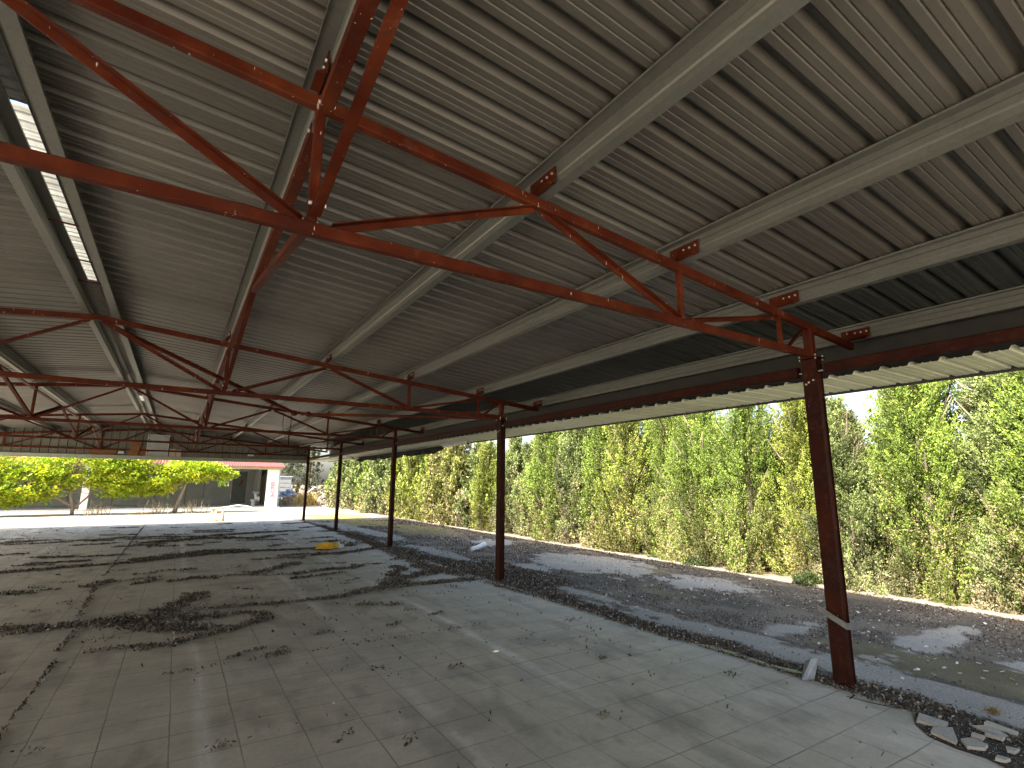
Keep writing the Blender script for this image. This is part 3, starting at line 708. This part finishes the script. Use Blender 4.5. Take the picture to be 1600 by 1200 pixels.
m_.poly(hole[::-1], .001, .0045); tag(m_.build('broken_corner_soil', mat('damp soil', (.035, .03, .024), (.07, .058, .045), 20, .95, bump=.6, fine=.5)), kind='structure')
n = 5200; hx = np.array([h[0] for h in hole]); hy = np.array([h[1] for h in hole])
x = RNG.uniform(hx.min(), hx.max(), n); y = RNG.uniform(hy.min(), hy.max(), n)
ins = np.zeros(n, bool); j = len(hx)-1
for i in range(len(hx)):
    c = ((hy[i] > y) != (hy[j] > y)) & (x < (hx[j]-hx[i])*(y-hy[i])/(hy[j]-hy[i]+1e-9)+hx[i]); ins ^= c; j = i
x, y = x[ins], y[ins]
tag(flakes('corner_litter', np.stack([x, y, np.full(len(x), .003)], 1), np.full(len(x), .011), .010, litcol(len(x), .2)*1.3, M_FLAKE), 'dark litter filling the broken corner of the floor', 'litter', kind='stuff')
for pts, lab in (([(1325, 1078), (1335, 1086), (1328, 1092)], 'short dark crack at the foot of the nearest column'), ([(1323, 1088), (1360, 1098), (1400, 1106), (1426, 1110)], 'long dark crack between the nearest column and the broken corner')):
    g_ = [gp2(*p) for p in pts]; m_ = MB()
    for (a, b), (c, d) in zip(g_[:-1], g_[1:]): m_.bar((a, b, .0005), (c, d, .0005), .011, .003)
    tag(m_.build('crack', M_DARKC), kind='structure')
# yellow moss tuft, yellow bag, plastic, sawhorse
def blob(name, loc, dims, m, seed, amp=.35, label='', cat='', sub=3, rz=0):
    import bmesh
    bm = bmesh.new(); bmesh.ops.create_icosphere(bm, subdivisions=sub, radius=1)
    rg = random.Random(seed); ph = [rg.uniform(0, 9) for _ in range(6)]
    for vv in bm.verts:
        p = vv.co; k = 1+amp*(math.sin(p.x*4+ph[0])*math.sin(p.y*5+ph[1])+.6*math.sin(p.z*7+ph[2]+p.x*6)+.4*math.sin(p.y*13+ph[3]+p.z*9)*math.sin(p.x*11+ph[4]))
        vv.co = Vector((p.x*dims[0]*k, p.y*dims[1]*k, max(-.2, p.z)*dims[2]*k))
    zmin = min(vv.co.z for vv in bm.verts)
    for vv in bm.verts: vv.co.z -= zmin
    me = bpy.data.meshes.new(name); bm.to_mesh(me); bm.free(); me.materials.append(m)
    o = bpy.data.objects.new(name, me); C.objects.link(o); o.location = loc; o.rotation_euler.z = rz
    if label: tag(o, label, cat)
    return o
blob('plastic_bag', (3.26, 13.4, .003), (.26, .14, .11), M_YELP, 3, .28, 'crumpled yellow plastic bag lying on the litter line of the floor', 'bag')
blob('paper_scrap', (3.50, 13.42, .003), (.10, .07, .09), M_WHITE, 9, .3, 'white paper scrap against the yellow bag', 'paper')
# moss tuft: little leaves
n = 420; P = np.stack([RNG.normal(5.08, .03, n), RNG.normal(1.60, .02, n), np.full(n, -.02)], 1)
tag(flakes('moss_tuft', P, np.full(n, .012), .025, np.tile(np.array((.26, .17, .045)), (n, 1))*RNG.uniform(.6, 1.3, (n, 1)), M_FLAKE, .4, 1.2), 'small orange-yellow moss tuft on the dark soil near the right frame edge', 'plant', kind='stuff')
# crumpled clear-blue plastic tub
m_ = MB(); ring = lambda y, wd, h_, z=0, n=10: [(wd*math.cos(math.pi*2*i/n), y, z+h_/2+h_/2*math.sin(math.pi*2*i/n)) for i in range(n)]
pr_ = [(-.24, .05, .07, .0), (-.22, .07, .10, .0), (-.08, .07, .11, 0), (.08, .085, .12, .03), (.20, .09, .13, .05), (.23, .06, .09, .07)]
for a, b in zip(pr_[:-1], pr_[1:]): m_.quad_prism(ring(a[0], a[1], a[2], a[3]), ring(b[0], b[1], b[2], b[3]))
o = m_.build('plastic_bottle', M_WHITEP); o.location = (6.38, 11.55, -.02); o.rotation_euler.z = R(-72)
tag(o, 'dented pale blue plastic bottle lying on the dark litter beside the second column', 'bottle')
# sawhorse on the sunlit ground
e = empty('sawhorse', (1.56, 25.95, -.055)); tag(e, 'small pale timber sawhorse standing on the sunlit ground', 'sawhorse')
def leg(a, b, m=M_WOODP, w=.07): MB().bar(a, b, w, .05, (0, 1, 0)).build('leg', m, e)
leg((-.30, -.18, 0), (-.13, 0, .46)); leg((-.05, -.16, 0), (-.02, 0, .52), w=.1); leg((.20, -.16, 0), (.24, 0, .52)); leg((.0, .2, 0), (-.08, .03, .46)); leg((.30, .2, 0), (.24, .03, .5))
MB().bar((-.22, .0, .50), (.34, .0, .53), .09, .07).build('top_rail', M_WOODP, e)
MB().bar((-.04, -.05, .34), (.24, -.05, .36), .03, .09).build('cross_board', M_WOODB, e)
MB().bar((-.02, -.13, .03), (.24, -.13, .03), .03, .05).build('foot_rail', M_WOODP, e)

# ------------------------------------------------------------ building across the yard
def bld():
    b = empty('porch_building', (-3, 41, 0)); tag(b, 'low building with a red tiled roof edge and a deep shaded porch', 'building')
    def P_(mbx, name, m, parent=None): 
        o = MB.build(mbx, name, m, None); attach(o, parent or b); return o
    P_(MB().span((-16, 37.9, -.1), (5.9, 44.9, .02)), 'porch_floor', M_WALLG)
    w_ = MB(); w_.span((-16, 44.0, .02), (2.55, 44.2, 2.7)); w_.span((3.25, 44.0, .02), (3.45, 44.2, 2.7)); w_.span((2.55, 44.0, .02), (3.25, 44.2, 1.22)); w_.span((2.55, 44.0, 1.82), (3.25, 44.2, 2.7)); w_.span((4.45, 44.0, .02), (5.8, 44.2, 2.7)); w_.span((3.45, 44.0, 2.40), (4.45, 44.2, 2.7))
    P_(w_, 'back_wall', M_WALLG)
    d = P_(MB().span((3.46, 44.02, .03), (4.44, 44.08, 2.39)), 'door', M_DOOR)
    pts = [(3.75+.1, 1.30), (3.92+.1, 1.36), (4.05+.1, 1.52), (4.10+.1, 1.72), (4.0+.1, 1.78), (3.9+.1, 1.70), (3.92+.1, 1.55), (3.84+.1, 1.42)]
    P_(MB().quad_prism([(x, 44.012, z) for x, z in pts], [(x, 44.018, z) for x, z in pts]), 'red_paint_mark', M_DRED, d)
    for xx in (-13, -10.5, -8, -5.8, -3.5, -1.2, .6, 1.7): P_(MB().span((xx-.02, 43.97, .03), (xx+.02, 43.995, 2.6)), 'wall_batten', M_DOOR)
    P_(MB().span((5.62, 38.4, .02), (5.80, 44.0, 2.5)), 'side_wall', M_WALLG)
    P_(MB().span((4.9, 41.8, .02), (5.1, 43.98, 2.5)), 'partition', M_WALLG)
    for k, xx in enumerate((5.25, 5.36, 5.47)): P_(MB().bar((xx, 42.4, .03), (xx+.03, 42.6, 2.0+.15*k), .07, .05, (0, 1, 0)), 'leaning_board', M_WOODP)
    for xx in (-13.2, -8.4, -4.45): P_(MB().span((xx, 38.0, .02), (xx+.32, 38.3, 2.42)), 'pillar', M_WHITE)
    p = P_(MB().span((5.02, 38.0, .02), (5.72, 38.35, 2.42)), 'pillar', M_WHITE)
    P_(MB().span((5.018, 37.992, .021), (5.722, 37.999, .62)), 'blue_base_band', mat('pale blue paint', (.45, .62, .75), (.6, .74, .84), 3, .8), p)
    P_(MB().span((-16, 37.85, 2.42), (5.9, 38.30, 2.56)), 'fascia_beam', M_CREAM)
    P_(MB().span((-16, 38.31, 2.60), (5.9, 44.2, 2.68)), 'ceiling', M_GREYW)
    rf = MB(); n = 150; x0, x1 = -16.2, 6.05; v = []; f = []
    for i in range(n*4+1):
        x = x0+(x1-x0)*i/(n*4); h_ = .045*abs(math.sin(math.pi*i/4))
        v += [(x, 37.6, 2.575+h_), (x, 37.6, 2.555+h_*.7), (x, 44.4, 3.75+h_)]
    for i in range(n*4): a = i*3; f += [(a, a+3, a+5, a+2), (a, a+1, a+4, a+3)]
    rf.v = v; rf.f = f; r = P_(rf, 'tiled_roof', M_ROOFT)
    P_(MB().span((-16.1, 37.62, 2.565), (6.0, 37.84, 2.60)), 'eave_soffit', M_CREAM)
    for xx, k in ((5.08, 0), (5.03, 1)): pass
    # letters sprayed down the pillar
    g = MB(); Yp = 37.985
    def st(a, b, t=.028): g.bar((a[0], Yp, a[1]), (b[0], Yp, b[1]), .01, t, (0, 0, 1) if abs(a[0]-b[0]) > .02 else (1, 0, 0))
    cx = 5.42
    z = 1.60; st((cx-.13, z), (cx-.13, z-.18)); st((cx-.13, z), (cx+.1, z)); st((cx-.13, z-.09), (cx+.08, z-.09)); st((cx-.13, z-.18), (cx+.1, z-.18))
    z = 1.36; st((cx-.13, z), (cx-.13, z-.2)); st((cx-.13, z), (cx+.1, z)); st((cx-.13, z-.1), (cx+.07, z-.1)); st((cx-.13, z-.2), (cx+.1, z-.2))
    z = 1.10; st((cx-.16, z), (cx-.02, z-.22)); st((cx-.02, z-.22), (cx+.13, z))
    z = .84; st((cx-.13, z-.22), (cx, z)); st((cx, z), (cx+.13, z-.22)); st((cx-.08, z-.14), (cx+.09, z-.14))
    P_(g, 'sprayed_letters', M_PINK, p)
    return b
bld()
# ceramic pedestal and basin on the porch
e = empty('ceramic_basin', (4.72, 40.6, .02)); tag(e, 'dusty white ceramic basin on a pedestal standing on the porch', 'basin')
MB().cyl((0, 0, .45), (0, 0, .80), .08, .10, 12).build('pedestal', M_PORC, e); MB().cyl((0, 0, .80), (0, 0, .92), .14, .30, 16).build('bowl', M_PORC, e)
e = empty('toilet_bowl', (4.55, 40.1, .02)); tag(e, 'white toilet bowl standing on the porch below the basin', 'toilet')
MB().cyl((0, 0, .0), (0, 0, .2), .13, .10, 12).build('foot', M_PORC, e); MB().cyl((0, 0, .2), (0, 0, .42), .12, .22, 14).build('bowl', M_PORC, e); MB().box((.22, .12, .45), (.30, .18, .3)).build('cistern', M_PORC, e)
m_ = MB(); m_.tube([(1.9, 37.3, -.03), (2.7, 37.4, .05), (3.4, 37.5, .16), (3.9, 37.4, .10), (4.3, 37.1, -.03)], .035, 8); thing_from(m_, 'plastic_pipe', M_WHITE, 'white bent pipe lying in front of the porch', 'pipe', smooth=True)
m_ = MB(); m_.cyl((5.98, 39.6, -.06), (5.96, 39.6, .75), .09, n=12).cyl((5.96, 39.6, .75), (5.93, 39.6, 4.2), .085, n=12); thing_from(m_, 'white_post', M_WHITE, 'tall white post beside the graffiti pillar', 'post')
# grey cabinet, tarpaulin, rubble, dry grass at the end of the yard
e = empty('grey_cabinet', (7.35, 46, -.06)); tag(e, 'grey slatted metal cabinet standing behind the blue tarpaulin', 'cabinet')
MB().box((0, 0, 1.05), (1.0, .5, 2.1)).build('body', M_GREYW, e)
for z in (1.75, 1.42, 1.08): MB().box((0, -.262, z), (.94, .02, .26)).build('shelf_panel', M_GREYP, e)
MB().box((0, -.02, 2.12), (1.08, .6, .05)).build('top_panel', M_WHITE, e)
blob('tarpaulin', (7.4, 44.3, .45), (.6, .35, .38), M_BLUE, 5, .4, 'crumpled blue and white tarpaulin heaped on rubble', 'tarpaulin', 4)
def rubble(name, cx, cy, rx, ry, h_, n, label, m=M_RUBBLE, seed=1):
    rg = random.Random(seed); mm = MB()
    for k in range(n):
        a = rg.uniform(0, 6.28); r = rg.random()**.6; x = cx+rx*r*math.cos(a); y = cy+ry*r*math.sin(a); z = h_*(1-r)*rg.uniform(.2, 1)
        s = rg.uniform(.08, .22); d = Vector((rg.uniform(-1, 1), rg.uniform(-1, 1), rg.uniform(-.5, .5))).normalized()*s
        mm.bar(Vector((x, y, z+.03))-d, Vector((x, y, z+.03))+d, s*rg.uniform(.4, 1), s*rg.uniform(.3, .8))
    return thing_from(mm, name, m, label, 'rubble', kind='stuff')
rubble('rubble_heap', 7.5, 43.5, 1.5, .9, .75, 150, 'low heap of broken masonry and boards below the blue tarpaulin')
rubble('scrap_heap', 9.6, 42.5, .7, .7, .8, 70, 'dark scrap heap at the foot of the far hedge', M_RUBBLE, 4)
m_ = MB(); m_.tube([(8.2, 42.6, .5), (8.6, 42.6, .9), (9.0, 42.6, 1.25), (9.3, 42.6, 1.1)], .05, 8); thing_from(m_, 'bent_pipe', M_WHITE, 'pale bent pipe sticking out of the far rubble', 'pipe', smooth=True)
def grass(name, cx, cy, r, h_, n, label, col, w_=.02, mt=None):
    x = RNG.normal(cx, r*.5, n); y = RNG.normal(cy, r*.5, n); a = RNG.uniform(0, 6.28, n); L = h_*RNG.uniform(.4, 1, n); b = RNG.normal(0, .35, (n, 2))*L[:, None]
    p0 = np.stack([x-w_*np.cos(a), y-w_*np.sin(a), np.full(n, -.06)], 1); p1 = np.stack([x+w_*np.cos(a), y+w_*np.sin(a), np.full(n, -.06)], 1)
    tp = np.stack([x+b[:, 0], y+b[:, 1], L], 1); v = np.stack([p0, p1, tp+(p1-p0)*.15, tp-(p1-p0)*.15], 1).reshape(-1, 3)
    c = (np.array(col)*RNG.uniform(.6, 1.3, (n, 1))).repeat(4, 0)
    return tag(np_mesh(name, v, np.arange(4*n).reshape(-1, 4), M_LEAF, cols=c), label, 'grass')
grass('dry_grass_clump', 8.15, 41.2, .75, 1.0, 420, 'tall straw-coloured dry grass clump in front of the rubble', (.55, .40, .14))
grass('dry_grass_tuft', 6.8, 41.5, .5, .6, 200, 'shorter dry grass tuft in front of the blue tarpaulin', (.42, .33, .2))

# ------------------------------------------------------------ trees
def leafmesh(name, cen, axis, lw, ll, col, spread, mt, parent, outn=None, jitter=.8):
    """one small pointed quad per row; axis = growth direction"""
    n = len(cen); d = axis+RNG.normal(0, jitter, (n, 3)); d /= np.linalg.norm(d, axis=1)[:, None]
    s = np.cross(d, RNG.normal(0, 1, (n, 3))); s /= np.linalg.norm(s, axis=1)[:, None]+1e-9
    L = (ll*RNG.uniform(.6, 1.4, n))[:, None]; W = (lw*RNG.uniform(.6, 1.4, n))[:, None]
    v = np.stack([cen-d*L*.5, cen+s*W*.5-d*L*.05, cen+d*L*.5, cen-s*W*.5-d*L*.05], 1).reshape(-1, 3)
    return np_mesh(name, v, np.arange(4*n).reshape(-1, 4), mt, parent=parent, cols=col.repeat(4, 0))
PALS = {  # young tips, body, dry; tip-to-body contrast also paints sun and shadow
    'bright': ((.25, .33, .050), (.060, .105, .020), (.34, .28, .14)),
    'lime': ((.34, .38, .060), (.085, .125, .025), (.37, .30, .14)),
    'sage': ((.27, .32, .10), (.065, .10, .035), (.34, .29, .17)),
    'brown': ((.33, .33, .09), (.09, .11, .03), (.36, .28, .15)),
    'dark': ((.065, .085, .022), (.03, .045, .012), (.10, .09, .05))}
def conifer(x, y, h, rad, pal, nclump, per, label, group, flame=.5, leaf=.05, gap=.2, seed=0):
    t = empty('cypress_tree', (x, y, -.06)); tag(t, label, 'tree', group)
    rg = np.random.default_rng(seed+100)
    # trunk and limbs
    mm = MB(); lean = rg.normal(0, .04, 2)
    mm.tube([(0, 0, 0), (lean[0], lean[1], h*.3), (lean[0]*2, lean[1]*2, h*.65), (lean[0]*2.5, lean[1]*2.5, h*.93)], [.07, .055, .035, .012], 7)
    limbs = []
    for k in range(22):
        a = rg.uniform(0, 6.28); z0 = h*(.06+.72*k/22); L = rad*rg.uniform(.6, 1.0)
        p1 = (math.cos(a)*L*.5, math.sin(a)*L*.5, z0+L*.35); p2 = (math.cos(a)*L*.85, math.sin(a)*L*.85, z0+L*.95)
        mm.tube([(lean[0], lean[1], z0), p1, p2], [.022, .014, .005], 5)
    mm.build('trunk', M_BARK, t)
    # the crown is made of plumes (upright) or tufts (rounder), each a lumpy body of leafy sprays
    upright = pal in ('bright', 'lime')
    M_ = int((84 if upright else 100)*(h/4)*(rad/.7)); u = rg.random(M_); zc_ = h*(.02+.90*u**1.2)
    prof = lambda z: np.where(z/h < .22, .90+.10*(z/h/.22), np.clip((1-z/h)/.78, 0.02, 1)**flame)
    am = rg.uniform(0, 2*np.pi, M_); rm = rad*prof(zc_)*(.42+.70*rg.random(M_)**.7)
    rm = np.where(vnoise(am*2.2+9, zc_*1.3, seed+11) < gap*.55, rm*.35, rm)
    ln = (rg.uniform(.36, .72, M_) if upright else rg.uniform(.20, .40, M_))*np.where(zc_ > h*.8, .8, 1)
    wd = (rg.uniform(.09, .15, M_) if upright else rg.uniform(.11, .19, M_))*np.where(zc_ > h*.85, .7, 1)
    bri = rg.uniform(.36, 1.28, M_); drym = rg.random(M_)  # plume tones spread wide to put sunlit and shadowed contrast into the colour
    nin = int(nclump*.22)
    si = rg.integers(0, M_, nclump); dv = rg.normal(0, 1, (nclump, 3)); dv /= np.linalg.norm(dv, axis=1)[:, None]
    dv *= rg.uniform(.70, 1.05, (nclump, 1)); dv[:, :2] *= (1.15-.55*(dv[:, 2:]+.2))
    tilt = .22 if upright else .45
    cx = (rm*np.cos(am))[si]+dv[:, 0]*wd[si]+dv[:, 2]*ln[si]*tilt*np.cos(am)[si]*.5
    cy = (rm*np.sin(am))[si]+dv[:, 1]*wd[si]+dv[:, 2]*ln[si]*tilt*np.sin(am)[si]*.5
    z = np.maximum(zc_[si]+dv[:, 2]*ln[si], .03)
    zi = h*rg.uniform(.03, .85, nin); ai = rg.uniform(0, 6.28, nin); ri = rad*prof(zi)*rg.uniform(0, .55, nin)
    cx[:nin] = ri*np.cos(ai); cy[:nin] = ri*np.sin(ai); z[:nin] = zi
    a = np.arctan2(cy, cx)
    cx = cx+lean[0]*z/h*2; cy = cy+lean[1]*z/h*2
    cen = np.stack([cx, cy, z], 1); outd = np.stack([np.cos(a)*.5+dv[:, 0]*.3, np.sin(a)*.5+dv[:, 1]*.3, np.full(nclump, 1.0)], 1)
    outd /= np.linalg.norm(outd, axis=1)[:, None]
    N = nclump*per; ci = np.repeat(np.arange(nclump), per)
    el = 1.1 if upright else .75; al0 = rg.uniform(-.13, .17, N); along = al0*el*rg.uniform(.7, 1.3, nclump)[ci]; cs = (.026+.014*rg.random(nclump))*(leaf/.055)**.6
    pos = cen[ci]+outd[ci]*along[:, None]+rg.normal(0, 1, (N, 3))*(cs[ci]*(1.05-np.clip(along*3.5, -.3, .7)))[:, None]
    pos[:, 2] = np.maximum(pos[:, 2], .02)
    tips, body, dry = [np.array(c) for c in PALS[pal]]
    mixt = np.clip(al0/.17*.5+.5, 0, 1)*.8+.2*rg.random(N)
    col = body+(tips-body)*mixt[:, None]
    zz = pos[:, 2]; dr = np.clip(1.1-zz/(h*.36), 0, 1)*.7+(.45 if not upright else .2)*(drym[si][ci] > .88)
    dmask = rg.random(N) < dr*(.25+.95*drym[si][ci]); col[dmask] = dry*rg.uniform(.6, 1.35, (dmask.sum(), 1))
    col *= (bri[si]*rg.uniform(.85, 1.15, nclump))[ci][:, None]*rg.uniform(.85, 1.15, N)[:, None]
    leafmesh('crown', pos, outd[ci], leaf*.42, leaf, col, 0, M_LEAF, t, jitter=.55)
    return t
# the hedge row: y, height, radius, palette, look words
def near_labels():
    return []
HEDGE = [
 (-.4, 4.75, 0.84, 'lime', 'lime-green cypress of the hedge cut by the right edge of the photo'),
 (.75, 4.86, 0.84, 'lime', 'yellow-green cypress of the hedge nearest to the right edge of the photo'),
 (1.75, 4.54, 0.67, 'bright', 'thin-crowned cypress with sky holes between the yellow-green one and the nearest column'),
 (2.55, 4.43, 0.65, 'sage', 'grey-green open cypress one place right of the tall dense one beside the nearest column'),
 (3.45, 4.86, 0.65, 'bright', 'tall dense cypress with a square shoulder just right of the nearest column'),
 (4.45, 3.15, 0.62, 'sage', 'short cypress behind the nearest column with sky above it'),
 (5.45, 3.60, 0.69, 'lime', 'lime-tipped cypress just left of the nearest column'),
 (6.45, 4.86, 0.74, 'bright', 'broad fresh green cypress, second to the left of the nearest column'),
 (7.5, 4.75, 0.74, 'bright', 'tall fresh green cypress, third to the left of the nearest column'),
 (8.5, 4.86, 0.71, 'bright', 'slim dark-sided cypress halfway between the first and second column'),
 (9.6, 4.64, 0.74, 'lime', 'yellowish cypress, fourth to the right of the second column'),
 (10.7, 4.54, 0.74, 'bright', 'green cypress with a brown foot, third to the right of the second column'),
 (11.8, 4.43, 0.74, 'sage', 'dull green cypress, second to the right of the second column'),
 (12.9, 4.64, 0.74, 'bright', 'vivid green cypress showing just right of the second column'),
 (14.2, 3.10, 0.62, 'sage', 'grey-green pointed cypress just left of the second column with sky beside it'),
 (15.4, 3.50, 0.59, 'sage', 'slim grey cypress with a free-standing tip against the sky'),
 (16.6, 3.05, 0.69, 'lime', 'brownish cypress left of the slim grey one'),
 (17.9, 3.50, 0.74, 'sage', 'grey-green cypress in the middle of the gap between second and third column'),
 (19.2, 4.10, 0.78, 'brown', 'straw-tinged cypress right of the round dark hole in the hedge'),
 (20.6, 4.10, 0.78, 'brown', 'brown-patched cypress showing just right of the third column'),
 (22.2, 4.00, 0.84, 'lime', 'bright lime cypress showing just left of the third column'),
 (23.8, 4.00, 0.84, 'lime', 'lime cypress in the middle between third and fourth column'),
 (25.4, 4.10, 0.84, 'lime', 'bright upright cypress showing just right of the fourth column'),
 (27.2, 3.60, 0.84, 'sage', 'pale cypress right beside the fourth column'),
 (29.0, 4.21, 0.88, 'sage', 'sage cypress showing just left of the fourth column'),
 (31.0, 4.21, 0.94, 'bright', 'mid green cypress in the gap between fourth column and corner post'),
 (33.2, 4.32, 0.94, 'sage', 'dusty cypress second from the corner post of the shed'),
 (35.6, 4.32, 0.99, 'sage', 'dusty cypress nearest the corner post of the shed'),
 (38.2, 4.54, 1.03, 'bright', 'far green cypress seen beside the corner post above the scrap heap'),
]
for i, (yy, hh, rr, pal, lab) in enumerate(HEDGE):
    if yy < 9.5: nc, pe, lf = 2900, 50, .037
    elif yy < 17: nc, pe, lf = 1800, 36, .054
    elif yy < 26: nc, pe, lf = 900, 22, .11
    else: nc, pe, lf = 650, 18, .15
    conifer(9.70+.22*math.sin(i*2.3), yy, hh, rr, pal, nc, pe, lab, 'cypresses of the hedge along the yard', [.85, 1.05, .75, .95][i % 4], lf, .20 if i not in (2, 3, 5) else .34, seed=i)
# the shaded row behind: one tree built, the rest copies
back = conifer(11.15, -1.0, 4.1, .85, 'bright', 1500, 26, 'cypress of the shaded back row, seen only through the gaps of the front hedge', 'shaded back row of the hedge', .6, .075, .1, seed=90)
for k in range(1, 34):
    yb = -1.0+1.25*k; c = back.copy(); C.objects.link(c); c.location = (11.15+.15*math.sin(k*2.1), yb, -.06); c.rotation_euler.z = k*1.9
    hs = .72 if 4.6 < yb < 8.2 or 16 < yb < 23 else 1.0
    c.scale = (1, 1, hs*(1+.06*math.sin(k*3.7)))
    for ch in back.children:
        d = ch.copy(); C.objects.link(d); d.parent = c
for k, (x, y, h, lab) in enumerate(((7.0, 52, 6.0, 'dark cypress behind the grey cabinet'), (8.6, 51, 6.3, 'dark cypress right of the grey cabinet'), (10.2, 50, 6.0, 'tall dark cypress half hidden by the corner post'))):
    conifer(x, y, h, 1.0, 'dark', 420, 16, lab, 'dark cypresses beyond the yard', .5, .15, .2, seed=60+k)
# low bushes at the kerb
def bush(x, y, r, h, pal, label, n=260, per=18, leaf=.045):
    t = empty('low_bush', (x, y, -.04)); tag(t, label, 'bush', 'low bushes at the hedge foot')
    cen = RNG.normal(0, 1, (n, 3)); cen /= np.linalg.norm(cen, axis=1)[:, None]; cen[:, 2] = abs(cen[:, 2])
    cen *= (np.array((r, r, h))*RNG.uniform(.4, 1, (n, 1))); ci = np.repeat(np.arange(n), per)
    pos = cen[ci]+RNG.normal(0, .045, (n*per, 3)); pos[:, 2] = np.maximum(pos[:, 2], .0)
    tips, body, dry = [np.array(c) for c in PALS[pal]]; col = body+(tips-body)*RNG.random((n*per, 1)); col *= RNG.uniform(.7, 1.3, n)[ci][:, None]
    mm = MB()
    for k in range(6): a = k*1.05; mm.tube([(0, 0, 0), (r*.5*math.cos(a), r*.5*math.sin(a), h*.6)], [.012, .004], 5)
    mm.build('stem', M_BARK, t)
    leafmesh('foliage', pos, np.tile(np.array((0, 0, .6)), (n*per, 1)), leaf*.42, leaf, col, 0, M_LEAF, t, jitter=.9)
bush(8.95, 5.0, .20, .14, 'dark', 'dark green low bush at the kerb left of the nearest column')
bush(9.02, 7.3, .18, .12, 'dark', 'small dark green bush at the kerb, farther and left of the other one')

def broadleaf(x, y, trunk, crowns, label, n, leaf=.15, seed=3):
    t = empty('broadleaf_tree', (x, y, -.06)); tag(t, label, 'tree', 'broadleaf trees in front of the porch building')
    rg = np.random.default_rng(seed); mm = MB()
    for pts, rad in trunk: mm.tube(pts, rad, 8)
    cen = []; 
    for (cx, cy, cz, rx, ry, rz, w_) in crowns:
        m = int(n*w_); p = rg.normal(0, 1, (m, 3)); p /= np.linalg.norm(p, axis=1)[:, None]; p *= rg.uniform(.25, 1, (m, 1))**.5
        cen.append(p*np.array((rx, ry, rz))+np.array((cx, cy, cz)))
        for k in range(7): 
            q = cen[-1][rg.integers(0, m)]; s = trunk[rg.integers(0, len(trunk))][0][-1]
            md = [(s[i]+q[i])/2+rg.normal(0, .08) for i in range(3)]; mm.tube([s, md, tuple(q)], [.03, .02, .006], 5)
    cen = np.concatenate(cen); k = vnoise(cen[:, 0]*1.3+7, cen[:, 2]*2.6, seed) > .25; cen = cen[k]; nc = len(cen); per = 15
    ci = np.repeat(np.arange(nc), per); dirr = np.stack([np.sign(cen[:, 0])*.8+rg.normal(0, .6, nc), rg.normal(0, .6, nc), rg.normal(-.05, .25, nc)], 1)
    dirr /= np.linalg.norm(dirr, axis=1)[:, None]
    al = rg.uniform(-.3, .35, nc*per); pos = cen[ci]+dirr[ci]*al[:, None]+rg.normal(0, .06, (nc*per, 3)); pos[:, 2] = np.maximum(pos[:, 2], .3)
    c0 = np.array([(.46, .52, .04), (.36, .46, .035), (.22, .34, .03), (.54, .54, .06)])[rg.integers(0, 4, nc)]
    col = c0[ci]*rg.uniform(.7, 1.2, (nc*per, 1))
    mm.build('trunk', M_BARK, t, True)
    n_ = nc*per; d = dirr[ci]+rg.normal(0, .5, (n_, 3)); d /= np.linalg.norm(d, axis=1)[:, None]
    up = np.array((0, 0, 1.))+rg.normal(0, .35, (n_, 3)); s = np.cross(d, up); s /= np.linalg.norm(s, axis=1)[:, None]
    L = (leaf*rg.uniform(.6, 1.3, n_))[:, None]; W = L*.55
    v = np.stack([pos-d*L*.5, pos+s*W*.5, pos+d*L*.5+np.array((0, 0, -.03)), pos-s*W*.5], 1).reshape(-1, 3)
    np_mesh('crown', v, np.arange(4*n_).reshape(-1, 4), M_BLEAF, parent=t, cols=col.repeat(4, 0))
broadleaf(-4.15, 33.4, [([(0, 0, 0), (.0, 0, .35), (-.15, 0, .9), (-.25, 0, 1.7)], [.09, .075, .055, .03]), ([(.02, 0, .3), (.45, .1, .8), (.9, .1, 1.5)], [.06, .045, .025]), ([(0, 0, .4), (-.8, .1, .9), (-1.8, 0, 1.4)], [.09, .06, .03])],
    [(-2.0, 0, 1.45, 2.0, 1.3, 1.0, .30), (-.1, 0, 2.4, 2.1, 1.4, 1.0, .30), (1.8, .1, 1.9, 1.5, 1.2, 1.0, .25), (-3.6, 0, 2.0, 1.6, 1.3, 1.2, .2), (.8, 0, 3.2, 2.2, 1.2, .7, .1), (-2.9, 0, .95, 1.8, 1.2, .5, .22), (1.6, 0, 1.35, 1.1, .9, .55, .12)], 'spreading yellow-green tree with a forked trunk, left of the two by the porch', 1500, seed=3)
broadleaf(.05, 33.6, [([(0, 0, 0), (.1, 0, .5), (.32, 0, 1.3), (.4, 0, 1.7)], [.12, .09, .075, .05])],
    [(-.9, 0, 1.75, 1.2, 1.1, .75, .25), (.5, 0, 2.3, 1.5, 1.2, .65, .35), (1.6, .1, 2.15, 1.1, .9, .45, .2), (-2.0, 0, 2.3, 1.2, 1.1, 1.0, .25), (-1.4, 0, 1.35, 1.0, .9, .45, .12)], 'yellow-green tree with a single pale leaning trunk, right of the two by the porch', 1150, seed=8)
for k, (x, y, lab) in enumerate(((-3.2, 33.0, 'bare twiggy weeds at the foot of the forked tree'), (-.7, 33.0, 'bare twiggy weeds left of the leaning trunk'), (.9, 33.2, 'bare twiggy weeds right of the leaning trunk'))):
    grass('dry_weeds', x, y, .7, .75, 70, lab, (.30, .24, .15), .012)
blob('green_shrub', (3.0, 47.5, 0), (1.2, .8, 1.8), M_CONC, 2, .2)
bpy.data.objects.remove(bpy.data.objects['green_shrub'])
bush(2.9, 46.2, .8, 2.4, 'bright', 'green shrub glimpsed through the porch wall window', 260, 18, .16)
